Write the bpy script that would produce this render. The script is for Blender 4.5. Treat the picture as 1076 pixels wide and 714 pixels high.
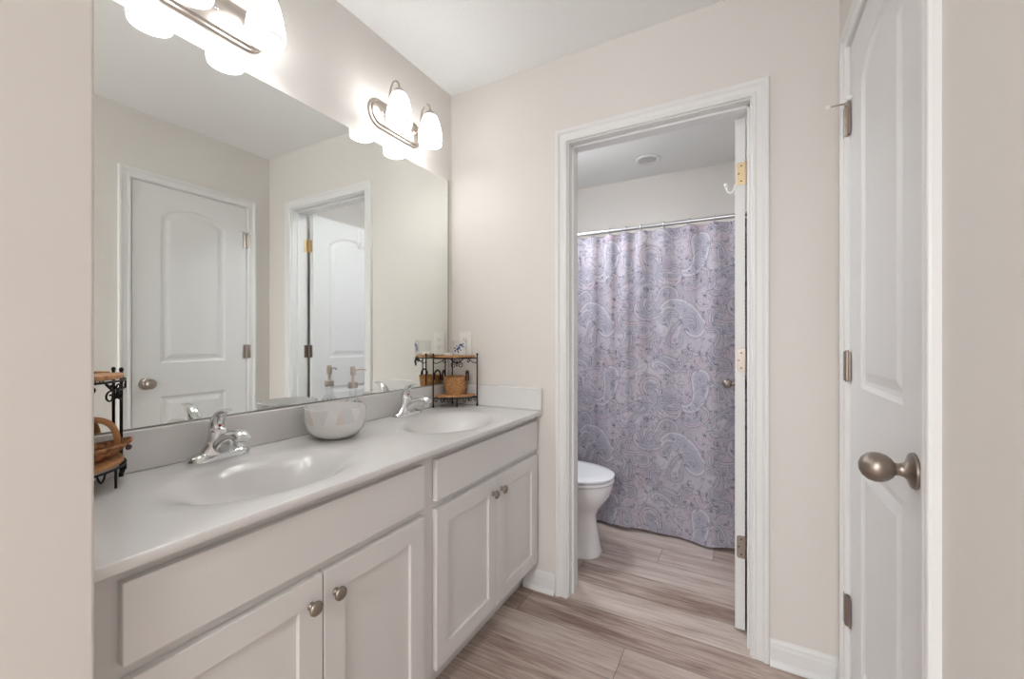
import bpy, bmesh, math, random
import numpy as np
from mathutils import Vector, Matrix

for o in list(bpy.data.objects):
    bpy.data.objects.remove(o, do_unlink=True)
SC = bpy.context.scene
COL = SC.collection
random.seed(7)
PI = math.pi

# ------------------------------------------------------------------ measures (metres)
H_EYE = 1.162
XL, XR, D = -1.338, 0.286, 1.764        # mirror wall, right wall, far wall
YN = 0.229                              # face of the short near wall
HC = 2.44                               # ceiling
YB2 = 1.879                             # toilet-room side of the far wall
TX, TY = 0.186, 3.38                    # toilet room right wall, back wall

# ------------------------------------------------------------------ camera
cd = bpy.data.cameras.new('camera')
cam = bpy.data.objects.new('camera', cd)
COL.objects.link(cam)
cd.sensor_width = 36.0
cd.lens = 36.0 * 438.35 / 1076.0
cd.clip_start = 0.01
cam.location = (0, 0, H_EYE)
cam.rotation_euler = (PI / 2, 0, math.radians(28.93))
SC.camera = cam

# ------------------------------------------------------------------ view, world, light
vs = SC.view_settings
vs.view_transform = 'Standard'
vs.look = 'None'
vs.gamma = 1.0
vs.use_curve_mapping = False
vs.exposure = 0.72
W = bpy.data.worlds.new('world')
SC.world = W
W.use_nodes = True
W.node_tree.nodes['Background'].inputs[0].default_value = (0.75, 0.85, 1.0, 1)
W.node_tree.nodes['Background'].inputs[1].default_value = 1.0


def area(name, loc, rot, sx, sy, power, color):
    l = bpy.data.lights.new(name, 'AREA')
    l.shape = 'RECTANGLE'
    l.size, l.size_y = sx, sy
    l.energy = power
    l.color = color
    o = bpy.data.objects.new(name, l)
    COL.objects.link(o)
    o.location = loc
    o.rotation_euler = rot
    return o


# fill light added outside an assumed bedroom window, unseen behind the camera
area('bedroom_fill', (-0.75, -3.22, 1.45), (PI / 2, 0, 0), 1.7, 1.4, 30, (0.97, 0.985, 1.0))
VANITY_W = 0.45       # each vanity bulb
SHADE_E = 7.2
TOILET_W = 3.0      # ceiling lamp of the toilet room
BED_FILL_W = 22.0         # fill lamp added in the unseen bedroom

# ------------------------------------------------------------------ materials
def mat(name, col=(0.8, 0.8, 0.8), rough=0.5, metal=0.0, spec=None, trans=0.0, ior=1.45, emit=None, estr=0.0, coat=0.0):
    m = bpy.data.materials.new(name)
    m.use_nodes = True
    b = m.node_tree.nodes['Principled BSDF']
    b.inputs['Base Color'].default_value = (*col, 1)
    b.inputs['Roughness'].default_value = rough
    b.inputs['Metallic'].default_value = metal
    b.inputs['IOR'].default_value = ior
    if spec is not None:
        b.inputs['Specular IOR Level'].default_value = spec
    b.inputs['Transmission Weight'].default_value = trans
    b.inputs['Coat Weight'].default_value = coat
    if emit:
        b.inputs['Emission Color'].default_value = (*emit, 1)
        b.inputs['Emission Strength'].default_value = estr
    return m


def nd(m, t, **kw):
    n = m.node_tree.nodes.new(t)
    for k, v in kw.items():
        setattr(n, k, v)
    return n


def lk(m, a, b):
    m.node_tree.links.new(a, b)


def bump(m, scale, strength, dist=0.002, detail=4, coord='Object', stretch=None):
    tc = nd(m, 'ShaderNodeTexCoord')
    no = nd(m, 'ShaderNodeTexNoise')
    no.inputs['Scale'].default_value = scale
    no.inputs['Detail'].default_value = detail
    if stretch:
        mp = nd(m, 'ShaderNodeMapping')
        mp.inputs['Scale'].default_value = stretch
        lk(m, tc.outputs[coord], mp.inputs[0])
        lk(m, mp.outputs[0], no.inputs['Vector'])
    else:
        lk(m, tc.outputs[coord], no.inputs['Vector'])
    bp = nd(m, 'ShaderNodeBump')
    bp.inputs['Strength'].default_value = strength
    bp.inputs['Distance'].default_value = dist
    lk(m, no.outputs[0], bp.inputs['Height'])
    lk(m, bp.outputs[0], m.node_tree.nodes['Principled BSDF'].inputs['Normal'])
    return no


def srgb(r, g, b):
    f = lambda c: (c / 255 / 12.92) if c / 255 <= 0.04045 else ((c / 255 + 0.055) / 1.055) ** 2.4
    return (f(r), f(g), f(b))


M = {}
M['wall'] = mat('wall_paint', srgb(230, 225, 219), 0.75)
bump(M['wall'], 260, 0.10, 0.001)
M['ceiling'] = mat('ceiling_paint', srgb(249, 249, 248), 0.9)
bump(M['ceiling'], 90, 0.45, 0.003, 8)
M['trim'] = mat('trim_paint', srgb(236, 235, 233), 0.38)
M['doorpaint'] = mat('door_paint', srgb(232, 231, 229), 0.42)
bump(M['doorpaint'], 60, 0.06, 0.001, 3, stretch=(1, 1, 0.05))
M['cabinet'] = mat('cabinet_paint', srgb(228, 225, 222), 0.42)
M['cabinet_in'] = mat('cabinet_reveal', srgb(205, 198, 190), 0.5)
M['marble'] = mat('cultured_marble', srgb(228, 226, 224), 0.24, coat=0.2)
M['porcelain'] = mat('porcelain', srgb(240, 238, 240), 0.08, coat=0.5)
M['seat'] = mat('seat_plastic', srgb(240, 240, 244), 0.2)
M['chrome'] = mat('chrome', (0.74, 0.75, 0.76), 0.06, 1.0)
M['steel'] = mat('rod_steel', (0.55, 0.55, 0.57), 0.28, 1.0)
M['nickel'] = mat('brushed_nickel', srgb(196, 186, 178), 0.3, 1.0)
bump(M['nickel'], 220, 0.06, 0.0006, 3, stretch=(1, 0.05, 1))
M['darknickel'] = mat('satin_nickel', srgb(160, 149, 140), 0.36, 1.0)
M['brass'] = mat('hinge_brass', srgb(205, 185, 150), 0.35, 1.0)
M['screw'] = mat('screw_metal', srgb(90, 80, 70), 0.4, 1.0)
M['mirror'] = mat('mirror_silver', (0.915, 0.94, 0.915), 0.0, 1.0)
M['iron'] = mat('black_iron', (0.018, 0.016, 0.015), 0.42, 0.6)
M['plastic'] = mat('white_plastic', srgb(238, 236, 232), 0.3)
M['slot'] = mat('socket_slot', (0.03, 0.03, 0.03), 0.6)
M['glass'] = mat('clear_glass', (0.97, 0.99, 0.98), 0.02)
_m = M['glass']
_tr = nd(_m, 'ShaderNodeBsdfTransparent'); _tr.inputs[0].default_value = (0.99, 0.995, 0.99, 1)
_gl = nd(_m, 'ShaderNodeBsdfGlossy'); _gl.inputs['Roughness'].default_value = 0.03
_lw = nd(_m, 'ShaderNodeLayerWeight'); _lw.inputs[0].default_value = 0.30
_mr = nd(_m, 'ShaderNodeMapRange'); _mr.inputs[3].default_value = 0.02; _mr.inputs[4].default_value = 0.35
_mx = nd(_m, 'ShaderNodeMixShader')
lk(_m, _lw.outputs['Facing'], _mr.inputs[0]); lk(_m, _mr.outputs[0], _mx.inputs[0])
lk(_m, _tr.outputs[0], _mx.inputs[1]); lk(_m, _gl.outputs[0], _mx.inputs[2])
lk(_m, _mx.outputs[0], _m.node_tree.nodes['Material Output'].inputs['Surface'])
M['soap'] = mat('liquid_soap', srgb(196, 222, 196), 0.1, 0, trans=0.7, ior=1.34)
M['soapbar'] = mat('soap_bar', srgb(242, 240, 234), 0.5)
M['bulb'] = mat('bulb_glass', (1, 1, 1), 0.3, emit=(1, 0.95, 0.88), estr=6.0)
M['shade'] = mat('frosted_shade', (0.9, 0.9, 0.9), 0.35, emit=(0.955, 0.98, 1.0), estr=SHADE_E)
_m = M['shade']
_tc = nd(_m, 'ShaderNodeTexCoord'); _sx = nd(_m, 'ShaderNodeSeparateXYZ'); _mr = nd(_m, 'ShaderNodeMapRange')
_mr.inputs[1].default_value = -0.08; _mr.inputs[2].default_value = 0.06
_cr = nd(_m, 'ShaderNodeValToRGB')     # brightest level with the bulb, dim at the lip and the neck
_e = _cr.color_ramp.elements
_e[0].position = 0.0; _e[0].color = (.035, .035, .035, 1); _e[1].position = 1.0; _e[1].color = (.10, .10, .10, 1)
for _p, _v in ((.13, .05), (.24, .28), (.42, 1.0), (.66, 1.0), (.86, .35)):
    _q = _e.new(_p); _q.color = (_v, _v, _v, 1)
_ml = nd(_m, 'ShaderNodeMath', operation='MULTIPLY'); _ml.inputs[1].default_value = SHADE_E
lk(_m, _tc.outputs['Object'], _sx.inputs[0]); lk(_m, _sx.outputs[2], _mr.inputs[0]); lk(_m, _mr.outputs[0], _cr.inputs[0])
lk(_m, _cr.outputs[0], _ml.inputs[0]); lk(_m, _ml.outputs[0], _m.node_tree.nodes['Principled BSDF'].inputs['Emission Strength'])
M['cloth'] = mat('white_cloth', srgb(235, 230, 222), 0.9)
M['ceramic'] = mat('white_ceramic', srgb(240, 238, 236), 0.16, coat=0.3)
M['ceramic_b'] = mat('facet_blush', srgb(232, 222, 216), 0.25)
M['ceramic_g'] = mat('facet_grey', srgb(226, 226, 226), 0.25)
M['blueprint'] = mat('blue_print', srgb(40, 62, 130), 0.4)
M['greenprint'] = mat('green_print', srgb(120, 168, 120), 0.4)
M['tub'] = mat('tub_acrylic', srgb(238, 238, 240), 0.15)
M['vent'] = mat('lens_grey', srgb(205, 203, 206), 0.5)
M['windowglass'] = M['glass']


def wood_shelf():
    m = mat('shelf_wood', srgb(196, 140, 92), 0.45)
    tc = nd(m, 'ShaderNodeTexCoord'); mp = nd(m, 'ShaderNodeMapping'); mp.inputs['Scale'].default_value = (12, 120, 60)
    no = nd(m, 'ShaderNodeTexNoise'); no.inputs['Scale'].default_value = 1.0; no.inputs['Detail'].default_value = 5
    cr = nd(m, 'ShaderNodeValToRGB')
    cr.color_ramp.elements[0].position = 0.3; cr.color_ramp.elements[0].color = (*srgb(172, 118, 74), 1)
    cr.color_ramp.elements[1].position = 0.7; cr.color_ramp.elements[1].color = (*srgb(214, 162, 112), 1)
    lk(m, tc.outputs['Object'], mp.inputs[0]); lk(m, mp.outputs[0], no.inputs['Vector'])
    lk(m, no.outputs[0], cr.inputs[0]); lk(m, cr.outputs[0], m.node_tree.nodes['Principled BSDF'].inputs['Base Color'])
    return m


def wicker(name, a, b, s):
    m = mat(name, a, 0.65)
    tc = nd(m, 'ShaderNodeTexCoord')
    no = nd(m, 'ShaderNodeTexNoise'); no.inputs['Scale'].default_value = s; no.inputs['Detail'].default_value = 3
    cr = nd(m, 'ShaderNodeValToRGB')
    cr.color_ramp.elements[0].position = 0.35; cr.color_ramp.elements[0].color = (*b, 1)
    cr.color_ramp.elements[1].position = 0.62; cr.color_ramp.elements[1].color = (*a, 1)
    lk(m, tc.outputs['Object'], no.inputs['Vector'])
    lk(m, no.outputs[0], cr.inputs[0]); lk(m, cr.outputs[0], m.node_tree.nodes['Principled BSDF'].inputs['Base Color'])
    return m


M['shelfwood'] = wood_shelf()
M['wicker'] = wicker('tan_wicker', srgb(206, 156, 104), srgb(150, 98, 56), 160)
M['bark'] = wicker('bark_wicker', srgb(184, 128, 82), srgb(106, 64, 38), 90)
M['handlewood'] = mat('bent_wood', srgb(182, 128, 84), 0.5)
M['leather'] = mat('dark_leather', srgb(60, 34, 26), 0.5)


def floor_mat():
    """light taupe vinyl planks running along X, rows 0.17 m wide"""
    m = mat('plank_floor', (0.5, 0.45, 0.42), 0.42)
    B = m.node_tree.nodes['Principled BSDF']
    tc = nd(m, 'ShaderNodeTexCoord')
    sp = nd(m, 'ShaderNodeSeparateXYZ')
    lk(m, tc.outputs['Object'], sp.inputs[0])

    def mth(op, a, b=None, c=None):
        n = nd(m, 'ShaderNodeMath', operation=op)
        for i, v in enumerate((a, b, c)):
            if v is None:
                continue
            if isinstance(v, (int, float)):
                n.inputs[i].default_value = v
            else:
                lk(m, v, n.inputs[i])
        return n.outputs[0]
    PW, PL = 0.170, 1.22
    v = mth('DIVIDE', mth('SUBTRACT', sp.outputs[1], 1.410 - 20 * PW), PW)   # row 20 starts at Y=1.41
    row = mth('FLOOR', v)
    fr = mth('FRACT', v)
    ramp = nd(m, 'ShaderNodeValToRGB')
    cr = ramp.color_ramp
    cr.interpolation = 'CONSTANT'
    offs = {20: 0.0, 21: 0.62, 22: 0.65, 23: 0.72, 24: 0.58, 25: 0.0, 26: 0.205, 27: 0.7}
    n0 = 10
    for i in range(n0, 32):
        val = offs.get(i, (i * 0.382) % 1.0)
        pos = i / 40.0
        if i == n0:
            e = cr.elements[0]; e.position = 0.0
        elif i == n0 + 1:
            e = cr.elements[1]; e.position = pos
        else:
            e = cr.elements.new(pos)
        e.color = (val, val, val, 1)
    lk(m, mth('DIVIDE', mth('ADD', row, 0.5), 40.0), ramp.inputs[0])
    off = mth('MULTIPLY', ramp.outputs[0], PL)
    u = mth('DIVIDE', mth('SUBTRACT', mth('ADD', sp.outputs[0], 0.388 + 10 * PL), off), PL)
    pid = mth('FLOOR', u)
    fu = mth('FRACT', u)
    # seams
    e1 = mth('MULTIPLY', mth('MINIMUM', fr, mth('SUBTRACT', 1.0, fr)), PW)
    e2 = mth('MULTIPLY', mth('MINIMUM', fu, mth('SUBTRACT', 1.0, fu)), PL)
    ed = mth('MINIMUM', e1, e2)
    seam = nd(m, 'ShaderNodeMapRange')
    lk(m, ed, seam.inputs[0])
    seam.inputs[1].default_value = 0.0004; seam.inputs[2].default_value = 0.0022
    wn = nd(m, 'ShaderNodeTexWhiteNoise', noise_dimensions='2D')
    cx = nd(m, 'ShaderNodeCombineXYZ')
    lk(m, row, cx.inputs[0]); lk(m, pid, cx.inputs[1]); lk(m, cx.outputs[0], wn.inputs['Vector'])
    # grain coordinates, shifted per plank
    g = nd(m, 'ShaderNodeCombineXYZ')
    lk(m, mth('ADD', mth('MULTIPLY', sp.outputs[0], 1.0), mth('MULTIPLY', wn.outputs[0], 37.0)), g.inputs[0])
    lk(m, mth('ADD', mth('MULTIPLY', sp.outputs[1], 1.0), mth('MULTIPLY', wn.outputs[0], 11.0)), g.inputs[1])
    lk(m, mth('MULTIPLY', row, 3.3), g.inputs[2])

    def noise(sx, sy, scale, detail, dist=0.0, rough=0.5):
        mp = nd(m, 'ShaderNodeMapping'); mp.inputs['Scale'].default_value = (sx, sy, 1)
        lk(m, g.outputs[0], mp.inputs[0])
        n = nd(m, 'ShaderNodeTexNoise')
        n.inputs['Scale'].default_value = scale; n.inputs['Detail'].default_value = detail
        n.inputs['Distortion'].default_value = dist; n.inputs['Roughness'].default_value = rough
        lk(m, mp.outputs[0], n.inputs['Vector'])
        return n.outputs[0]
    big = noise(1.5, 13, 1.0, 4, 1.0, 0.6)
    fine = noise(7, 170, 1.0, 4, 0.3, 0.6)
    mid = noise(2.6, 42, 1.0, 5, 1.6, 0.65)
    c1 = nd(m, 'ShaderNodeValToRGB')
    el = c1.color_ramp.elements
    el[0].position = 0.30; el[0].color = (*srgb(140, 116, 105), 1)
    el[1].position = 0.72; el[1].color = (*srgb(216, 203, 194), 1)
    e = el.new(0.44); e.color = (*srgb(175, 155, 144), 1)
    e = el.new(0.56); e.color = (*srgb(198, 182, 172), 1)
    tone = mth('ADD', mth('MULTIPLY', big, 0.50), mth('MULTIPLY', mid, 0.50))
    tone = mth('ADD', mth('MULTIPLY', mth('SUBTRACT', tone, 0.5), 1.15), 0.5)
    tone = mth('ADD', tone, mth('MULTIPLY', mth('SUBTRACT', fine, 0.5), 0.30))
    tone = mth('ADD', tone, mth('MULTIPLY', mth('SUBTRACT', wn.outputs[0], 0.5), 0.16))
    lk(m, tone, c1.inputs[0])
    mx = nd(m, 'ShaderNodeMixRGB', blend_type='MULTIPLY')
    mx.inputs[0].default_value = 1.0
    lk(m, c1.outputs[0], mx.inputs[1])
    sc = nd(m, 'ShaderNodeMapRange')
    lk(m, seam.outputs[0], sc.inputs[0]); sc.inputs[3].default_value = 0.42; sc.inputs[4].default_value = 1.0
    lk(m, sc.outputs[0], mx.inputs[2])
    lk(m, mx.outputs[0], B.inputs['Base Color'])
    bp = nd(m, 'ShaderNodeBump'); bp.inputs['Strength'].default_value = 0.5; bp.inputs['Distance'].default_value = 0.001
    lk(m, mth('ADD', seam.outputs[0], mth('MULTIPLY', fine, 0.25)), bp.inputs['Height'])
    lk(m, bp.outputs[0], B.inputs['Normal'])
    return m


M['floor'] = floor_mat()


def curtain_mat():
    m = mat('paisley_polyester', (0.7, 0.7, 0.75), 0.75)
    B = m.node_tree.nodes['Principled BSDF']
    a = nd(m, 'ShaderNodeAttribute', attribute_name='print')
    lk(m, a.outputs['Color'], B.inputs['Base Color'])
    tr = nd(m, 'ShaderNodeBsdfTranslucent')
    lk(m, a.outputs['Color'], tr.inputs['Color'])
    ms = nd(m, 'ShaderNodeMixShader'); ms.inputs[0].default_value = 0.12
    out = m.node_tree.nodes['Material Output']
    lk(m, B.outputs[0], ms.inputs[1]); lk(m, tr.outputs[0], ms.inputs[2]); lk(m, ms.outputs[0], out.inputs['Surface'])
    return m


M['curtain'] = curtain_mat()

# ------------------------------------------------------------------ mesh helpers
def finish(name, bm, material, parent=None, smooth=False, bevel=0, seg=2, angle=40, kind=None, label=None):
    me = bpy.data.meshes.new(name)
    bmesh.ops.recalc_face_normals(bm, faces=bm.faces)
    bm.to_mesh(me)
    bm.free()
    mats = material if isinstance(material, (list, tuple)) else [material]
    for mm in mats:
        me.materials.append(mm)
    o = bpy.data.objects.new(name, me)
    COL.objects.link(o)
    if parent is not None:
        o.parent = parent
    if bevel:
        b = o.modifiers.new('bevel', 'BEVEL')
        b.width = bevel; b.segments = seg; b.limit_method = 'ANGLE'; b.angle_limit = math.radians(angle)
        b.harden_normals = False
    if smooth:
        me.shade_smooth()
        me.set_sharp_from_angle(angle=math.radians(angle))
    if kind:
        o['kind'] = kind
    if label:
        o['label'] = label
    return o


def box(bm, x0, x1, y0, y1, z0, z1, mi=0):
    r = bmesh.ops.create_cube(bm, size=1.0)
    for v in r['verts']:
        v.co = Vector(((x0 + x1) / 2 + v.co.x * (x1 - x0), (y0 + y1) / 2 + v.co.y * (y1 - y0), (z0 + z1) / 2 + v.co.z * (z1 - z0)))
    fs = set(f for v in r['verts'] for f in v.link_faces)
    for f in fs:
        f.material_index = mi
    return r['verts']


def boxes(*bs):
    bm = bmesh.new()
    for b in bs:
        box(bm, *b)
    return bm


def lathe(bm, prof, n=32, axis='Z', origin=(0, 0, 0), sx=1.0, sy=1.0, mi=0):
    """prof: list of (r, h).  Closed at r=0 ends."""
    rings = []
    O = Vector(origin)

    def place(a, b, h):
        if axis == 'Z':
            return O + Vector((a * sx, b * sy, h))
        if axis == 'X':
            return O + Vector((h, a * sx, b * sy))
        return O + Vector((a * sx, h, b * sy))
    for r, h in prof:
        if r < 1e-6:
            rings.append([bm.verts.new(place(0, 0, h))])
        else:
            rings.append([bm.verts.new(place(r * math.cos(2 * PI * k / n), r * math.sin(2 * PI * k / n), h)) for k in range(n)])
    for A, B in zip(rings[:-1], rings[1:]):
        for k in range(n):
            a0, a1 = A[k % len(A)], A[(k + 1) % len(A)]
            b0, b1 = B[k % len(B)], B[(k + 1) % len(B)]
            vs_ = []
            for v in (a0, a1, b1, b0):
                if v not in vs_:
                    vs_.append(v)
            if len(vs_) >= 3:
                f = bm.faces.new(vs_)
                f.material_index = mi
    return rings


def smooth_path(pts, sub=6):
    P = [Vector(p) for p in pts]
    out = []
    for i in range(len(P) - 1):
        p0 = P[i - 1] if i > 0 else P[i] * 2 - P[i + 1]
        p1, p2 = P[i], P[i + 1]
        p3 = P[i + 2] if i + 2 < len(P) else P[i + 1] * 2 - P[i]
        for k in range(sub):
            t = k / sub
            out.append(0.5 * ((2 * p1) + (-p0 + p2) * t + (2 * p0 - 5 * p1 + 4 * p2 - p3) * t * t + (-p0 + 3 * p1 - 3 * p2 + p3) * t ** 3))
    out.append(P[-1])
    return out


def tube(bm, pts, r, n=10, smooth=0, flat=None, mi=0, cap=True):
    """r: radius or list; flat=(w,h) elliptical section scale"""
    P = smooth_path(pts, smooth) if smooth else [Vector(p) for p in pts]
    N = len(P)
    if isinstance(r, (list, tuple)):
        rr = [r[min(len(r) - 1, int(i / (N - 1) * (len(r) - 1)))] * (1 - (i / (N - 1) * (len(r) - 1)) % 1)
              + r[min(len(r) - 1, int(i / (N - 1) * (len(r) - 1)) + 1)] * ((i / (N - 1) * (len(r) - 1)) % 1) for i in range(N)]
    else:
        rr = [r] * N
    T = [(P[min(i + 1, N - 1)] - P[max(i - 1, 0)]).normalized() for i in range(N)]
    ref = Vector((0, 0, 1)) if abs(T[0].z) < 0.9 else Vector((1, 0, 0))
    nrm = (ref - T[0] * ref.dot(T[0])).normalized()
    rings = []
    for i in range(N):
        nrm = (nrm - T[i] * nrm.dot(T[i])).normalized()
        bn = T[i].cross(nrm)
        fw, fh = flat if flat else (1, 1)
        rings.append([bm.verts.new(P[i] + (nrm * math.cos(2 * PI * k / n) * fh + bn * math.sin(2 * PI * k / n) * fw) * rr[i]) for k in range(n)])
    for A, B in zip(rings[:-1], rings[1:]):
        for k in range(n):
            f = bm.faces.new((A[k], A[(k + 1) % n], B[(k + 1) % n], B[k])); f.material_index = mi
    if cap:
        for R_ in (rings[0], rings[-1]):
            f = bm.faces.new(R_); f.material_index = mi
    return rings


def loft(bm, rings, closed=True, cap0=True, cap1=True, mi=0):
    V = [[bm.verts.new(p) for p in r] for r in rings]
    n = len(V[0])
    for A, B in zip(V[:-1], V[1:]):
        for k in range(n if closed else n - 1):
            f = bm.faces.new((A[k], A[(k + 1) % n], B[(k + 1) % n], B[k])); f.material_index = mi
    if cap0:
        bm.faces.new(V[0]).material_index = mi
    if cap1:
        bm.faces.new(V[-1]).material_index = mi
    return V


def prism(bm, outline, z0, z1, axis='Z'):
    """outline list of 2D points extruded along axis"""
    def pl(a, b, h):
        return Vector((a, b, h)) if axis == 'Z' else (Vector((h, a, b)) if axis == 'X' else Vector((a, h, b)))
    loft(bm, [[pl(a, b, z0) for a, b in outline], [pl(a, b, z1) for a, b in outline]])


def thing(name, label, cat, loc=(0, 0, 0), rz=0.0, group=None):
    o = bpy.data.objects.new(name, None)
    COL.objects.link(o)
    o.empty_display_size = 0.05
    o.location = loc
    o.rotation_euler = (0, 0, rz)
    tag(o, label, cat, group)
    return o


def tag(o, label, cat, group=None):
    o['label'] = label
    o['category'] = cat
    if group:
        o['group'] = group
    return o


def dup(root, loc=None, label=None, parent=None):
    kids = list(root.children)
    r = root.copy()
    COL.objects.link(r)
    if parent is not None:
        r.parent = parent
    if loc is not None:
        r.location = loc
    if label:
        r['label'] = label
    for ch in kids:
        dup(ch, parent=r)
    return r


# ------------------------------------------------------------------ room shell
T = 0.115
finish('floor', boxes((-3.0, 0.9, -3.3, 3.6, -0.05, 0.0)), M['floor'], kind='structure')
finish('ceiling', boxes((-3.0, 0.9, -3.3, 3.6, HC, HC + 0.05)), M['ceiling'], kind='structure')
# mirror wall and its continuation behind the toilet
finish('wall_left', boxes((XL - T, XL, YN - T, TY + T, 0, HC)), M['wall'], kind='structure')
# far wall with the doorway to the toilet room
OX0, OX1, OZ = -0.698, 0.039, 2.060
finish('wall_far', boxes((XL, OX0, D, YB2, 0, HC), (OX1, XR, D, YB2, 0, HC), (OX0, OX1, D, YB2, OZ, HC)), M['wall'], kind='structure')
# right wall with the closet door
DY0, DY1, DZ = 1.000, 1.606, 2.052
finish('wall_right', boxes((XR, XR + T, -3.2, DY0 - 0.018, 0, HC), (XR, XR + T, DY1 + 0.018, YB2, 0, HC),
                           (XR, XR + T, DY0 - 0.018, DY1 + 0.018, DZ + 0.018, HC)), M['wall'], kind='structure')
# the short wall that ends beside the camera
bmw = boxes((-2.9, -0.7945, YN - T, YN, 0, HC))
finish('wall_near', bmw, M['wall'], bevel=0.004, seg=3, kind='structure')
finish('wall_toilet_right', boxes((TX, TX + T, YB2, TY + T, 0, HC)), M['wall'], kind='structure')
finish('wall_toilet_back', boxes((XL, TX, TY, TY + T, 0, HC)), M['wall'], kind='structure')
# bedroom behind the camera
finish('wall_bedroom_left', boxes((-2.9 - T, -2.9, -3.2, YN, 0, HC)), M['wall'], kind='structure')
WX0, WX1, WZ0, WZ1 = -1.6, 0.1, 0.75, 2.15
finish('wall_bedroom_back', boxes((-2.9, WX0, -3.2, -3.08, 0, HC), (WX1, XR, -3.2, -3.08, 0, HC),
                                  (WX0, WX1, -3.2, -3.08, 0, WZ0), (WX0, WX1, -3.2, -3.08, WZ1, HC)), M['wall'], kind='structure')
finish('unseen_window_1', boxes((WX0, WX0 + .05, -3.17, -3.1, WZ0, WZ1), (WX1 - .05, WX1, -3.17, -3.1, WZ0, WZ1),
                         (WX0, WX1, -3.17, -3.1, WZ0, WZ0 + .05), (WX0, WX1, -3.17, -3.1, WZ1 - .05, WZ1),
                         (WX0, WX1, -3.16, -3.11, 1.42, 1.47), (-.775, -.725, -3.16, -3.11, WZ0, WZ1)), M['trim'], kind='structure')  # unseen window, added as an opening for the fill light


# mitred casings -----------------------------------------------------------
PROF = [(0.0, 0.0), (0.0, 0.009), (0.003, 0.012), (0.011, 0.012), (0.014, 0.009), (0.017, 0.0085), (0.034, 0.0105),
        (0.037, 0.0135), (0.041, 0.0165), (0.050, 0.0175), (0.054, 0.016), (0.0555, 0.012), (0.0555, 0.0)]


def casing(name, a0, a1, ztop, face, sgn, axis, wl=1.0, wr=1.0):
    """opening a0..a1 along axis ('X' or 'Y'), wall face coordinate, sgn = direction out of the wall"""
    bm = bmesh.new()
    loops = []
    for o_, t_ in PROF:
        w = face + sgn * t_
        pts = [(a0 - o_ * wl, 0.0), (a0 - o_ * wl, ztop + o_), (a1 + o_ * wr, ztop + o_), (a1 + o_ * wr, 0.0)]
        loops.append([(Vector((p, w, z)) if axis == 'X' else Vector((w, p, z))) for p, z in pts])
    V = [[bm.verts.new(p) for p in l] for l in loops]
    n = len(V)
    for i in range(n):
        A, B = V[i], V[(i + 1) % n]
        for k in range(3):
            bm.faces.new((A[k], A[k + 1], B[k + 1], B[k]))
    bm.faces.new([v[0] for v in V]); bm.faces.new([v[3] for v in V])
    return finish(name, bm, M['trim'], kind='structure')


JX0, JX1, JZ = -0.683, 0.024, 2.045
casing('trim_1', JX0 - 0.006, JX1 + 0.005, JZ + 0.005, D, -1, 'X')
casing('trim_2', JX0 - 0.006, JX1 + 0.005, JZ + 0.005, YB2, 1, 'X')
# jamb of the toilet-room doorway with its stop
finish('trim_3', boxes((OX0, JX0, D, YB2, 0, OZ), (JX1, OX1, D, YB2, 0, OZ), (JX0, JX1, D, YB2, JZ, OZ),
                       (JX0, JX0 + .010, D + .035, D + .075, 0, JZ), (JX1 - .009, JX1, D + .035, D + .075, 0, JZ),
                       (JX0, JX1, D + .035, D + .075, JZ - .010, JZ)), M['trim'], bevel=0.0015, seg=2, kind='structure')
casing('trim_4', DY0 - 0.008, DY1 + 0.006, DZ + 0.005, XR, -1, 'Y', wl=0.95, wr=0.95)
finish('trim_5', boxes((XR, XR + T, DY0 - .018, DY0 - .003, 0, DZ + .018), (XR, XR + T, DY1 + .003, DY1 + .018, 0, DZ + .018),
                       (XR, XR + T, DY0 - .003, DY1 + .003, DZ + .003, DZ + .018),
                       (XR + .04, XR + .075, DY0 - .003, DY0 + .009, 0, DZ), (XR + .04, XR + .075, DY1 - .009, DY1 + .003, 0, DZ)),
       M['trim'], kind='structure')

BPROF = [(0, 0), (0.0, 0.0), (0.024, 0.0), (0.024, 0.006), (0.020, 0.014), (0.0125, 0.019), (0.0115, 0.062), (0.009, 0.070), (0.0085, 0.078), (0.005, 0.085), (0.0, 0.089)]


def baseboard(name, p0, p1, nrm):
    """straight run between p0 and p1 (xy), out direction nrm"""
    bm = bmesh.new()
    rings = []
    for p in (p0, p1):
        rings.append([Vector((p[0] + nrm[0] * t, p[1] + nrm[1] * t, z)) for t, z in BPROF[1:]])
    loft(bm, rings)
    return finish(name, bm, M['trim'], kind='structure')


baseboard('baseboard_far', (0.085, D), (XR, D), (0, -1))
baseboard('baseboard_far_left', (-0.905, D), (-0.7465, D), (0, -1))
baseboard('baseboard_right_far', (XR, DY1 + .06), (XR, D - 0.025), (-1, 0))
baseboard('baseboard_right', (XR, -3.0), (XR, DY0 - .071), (-1, 0))
baseboard('baseboard_near', (-0.794, YN - 0.001), (-0.794, YN - T), (1, 0))
baseboard('baseboard_toilet_left', (XL, YB2), (XL, 2.60), (1, 0))
baseboard('baseboard_toilet_front', (XL + .024, YB2), (-0.7465, YB2), (0, 1))


# ------------------------------------------------------------------ doors
def panel_outline(y0, y1, z0, z1, arch, i, N=20):
    pts = [(y0 + i, z0 + i), (y1 - i, z0 + i)]
    if arch <= 0:
        for k in range(N + 1):
            pts.append((y1 - i + (y0 - y1 + 2 * i) * k / N, z1 - i))
    else:
        w = (y1 - y0) / 2
        R_ = (w * w + arch * arch) / (2 * arch)
        yc, zc = (y0 + y1) / 2, z1 - R_
        for k in range(N + 1):
            y = y1 - i + (y0 - y1 + 2 * i) * k / N
            pts.append((y, zc + math.sqrt((R_ - i) ** 2 - (y - yc) ** 2)))
    return pts


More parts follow.
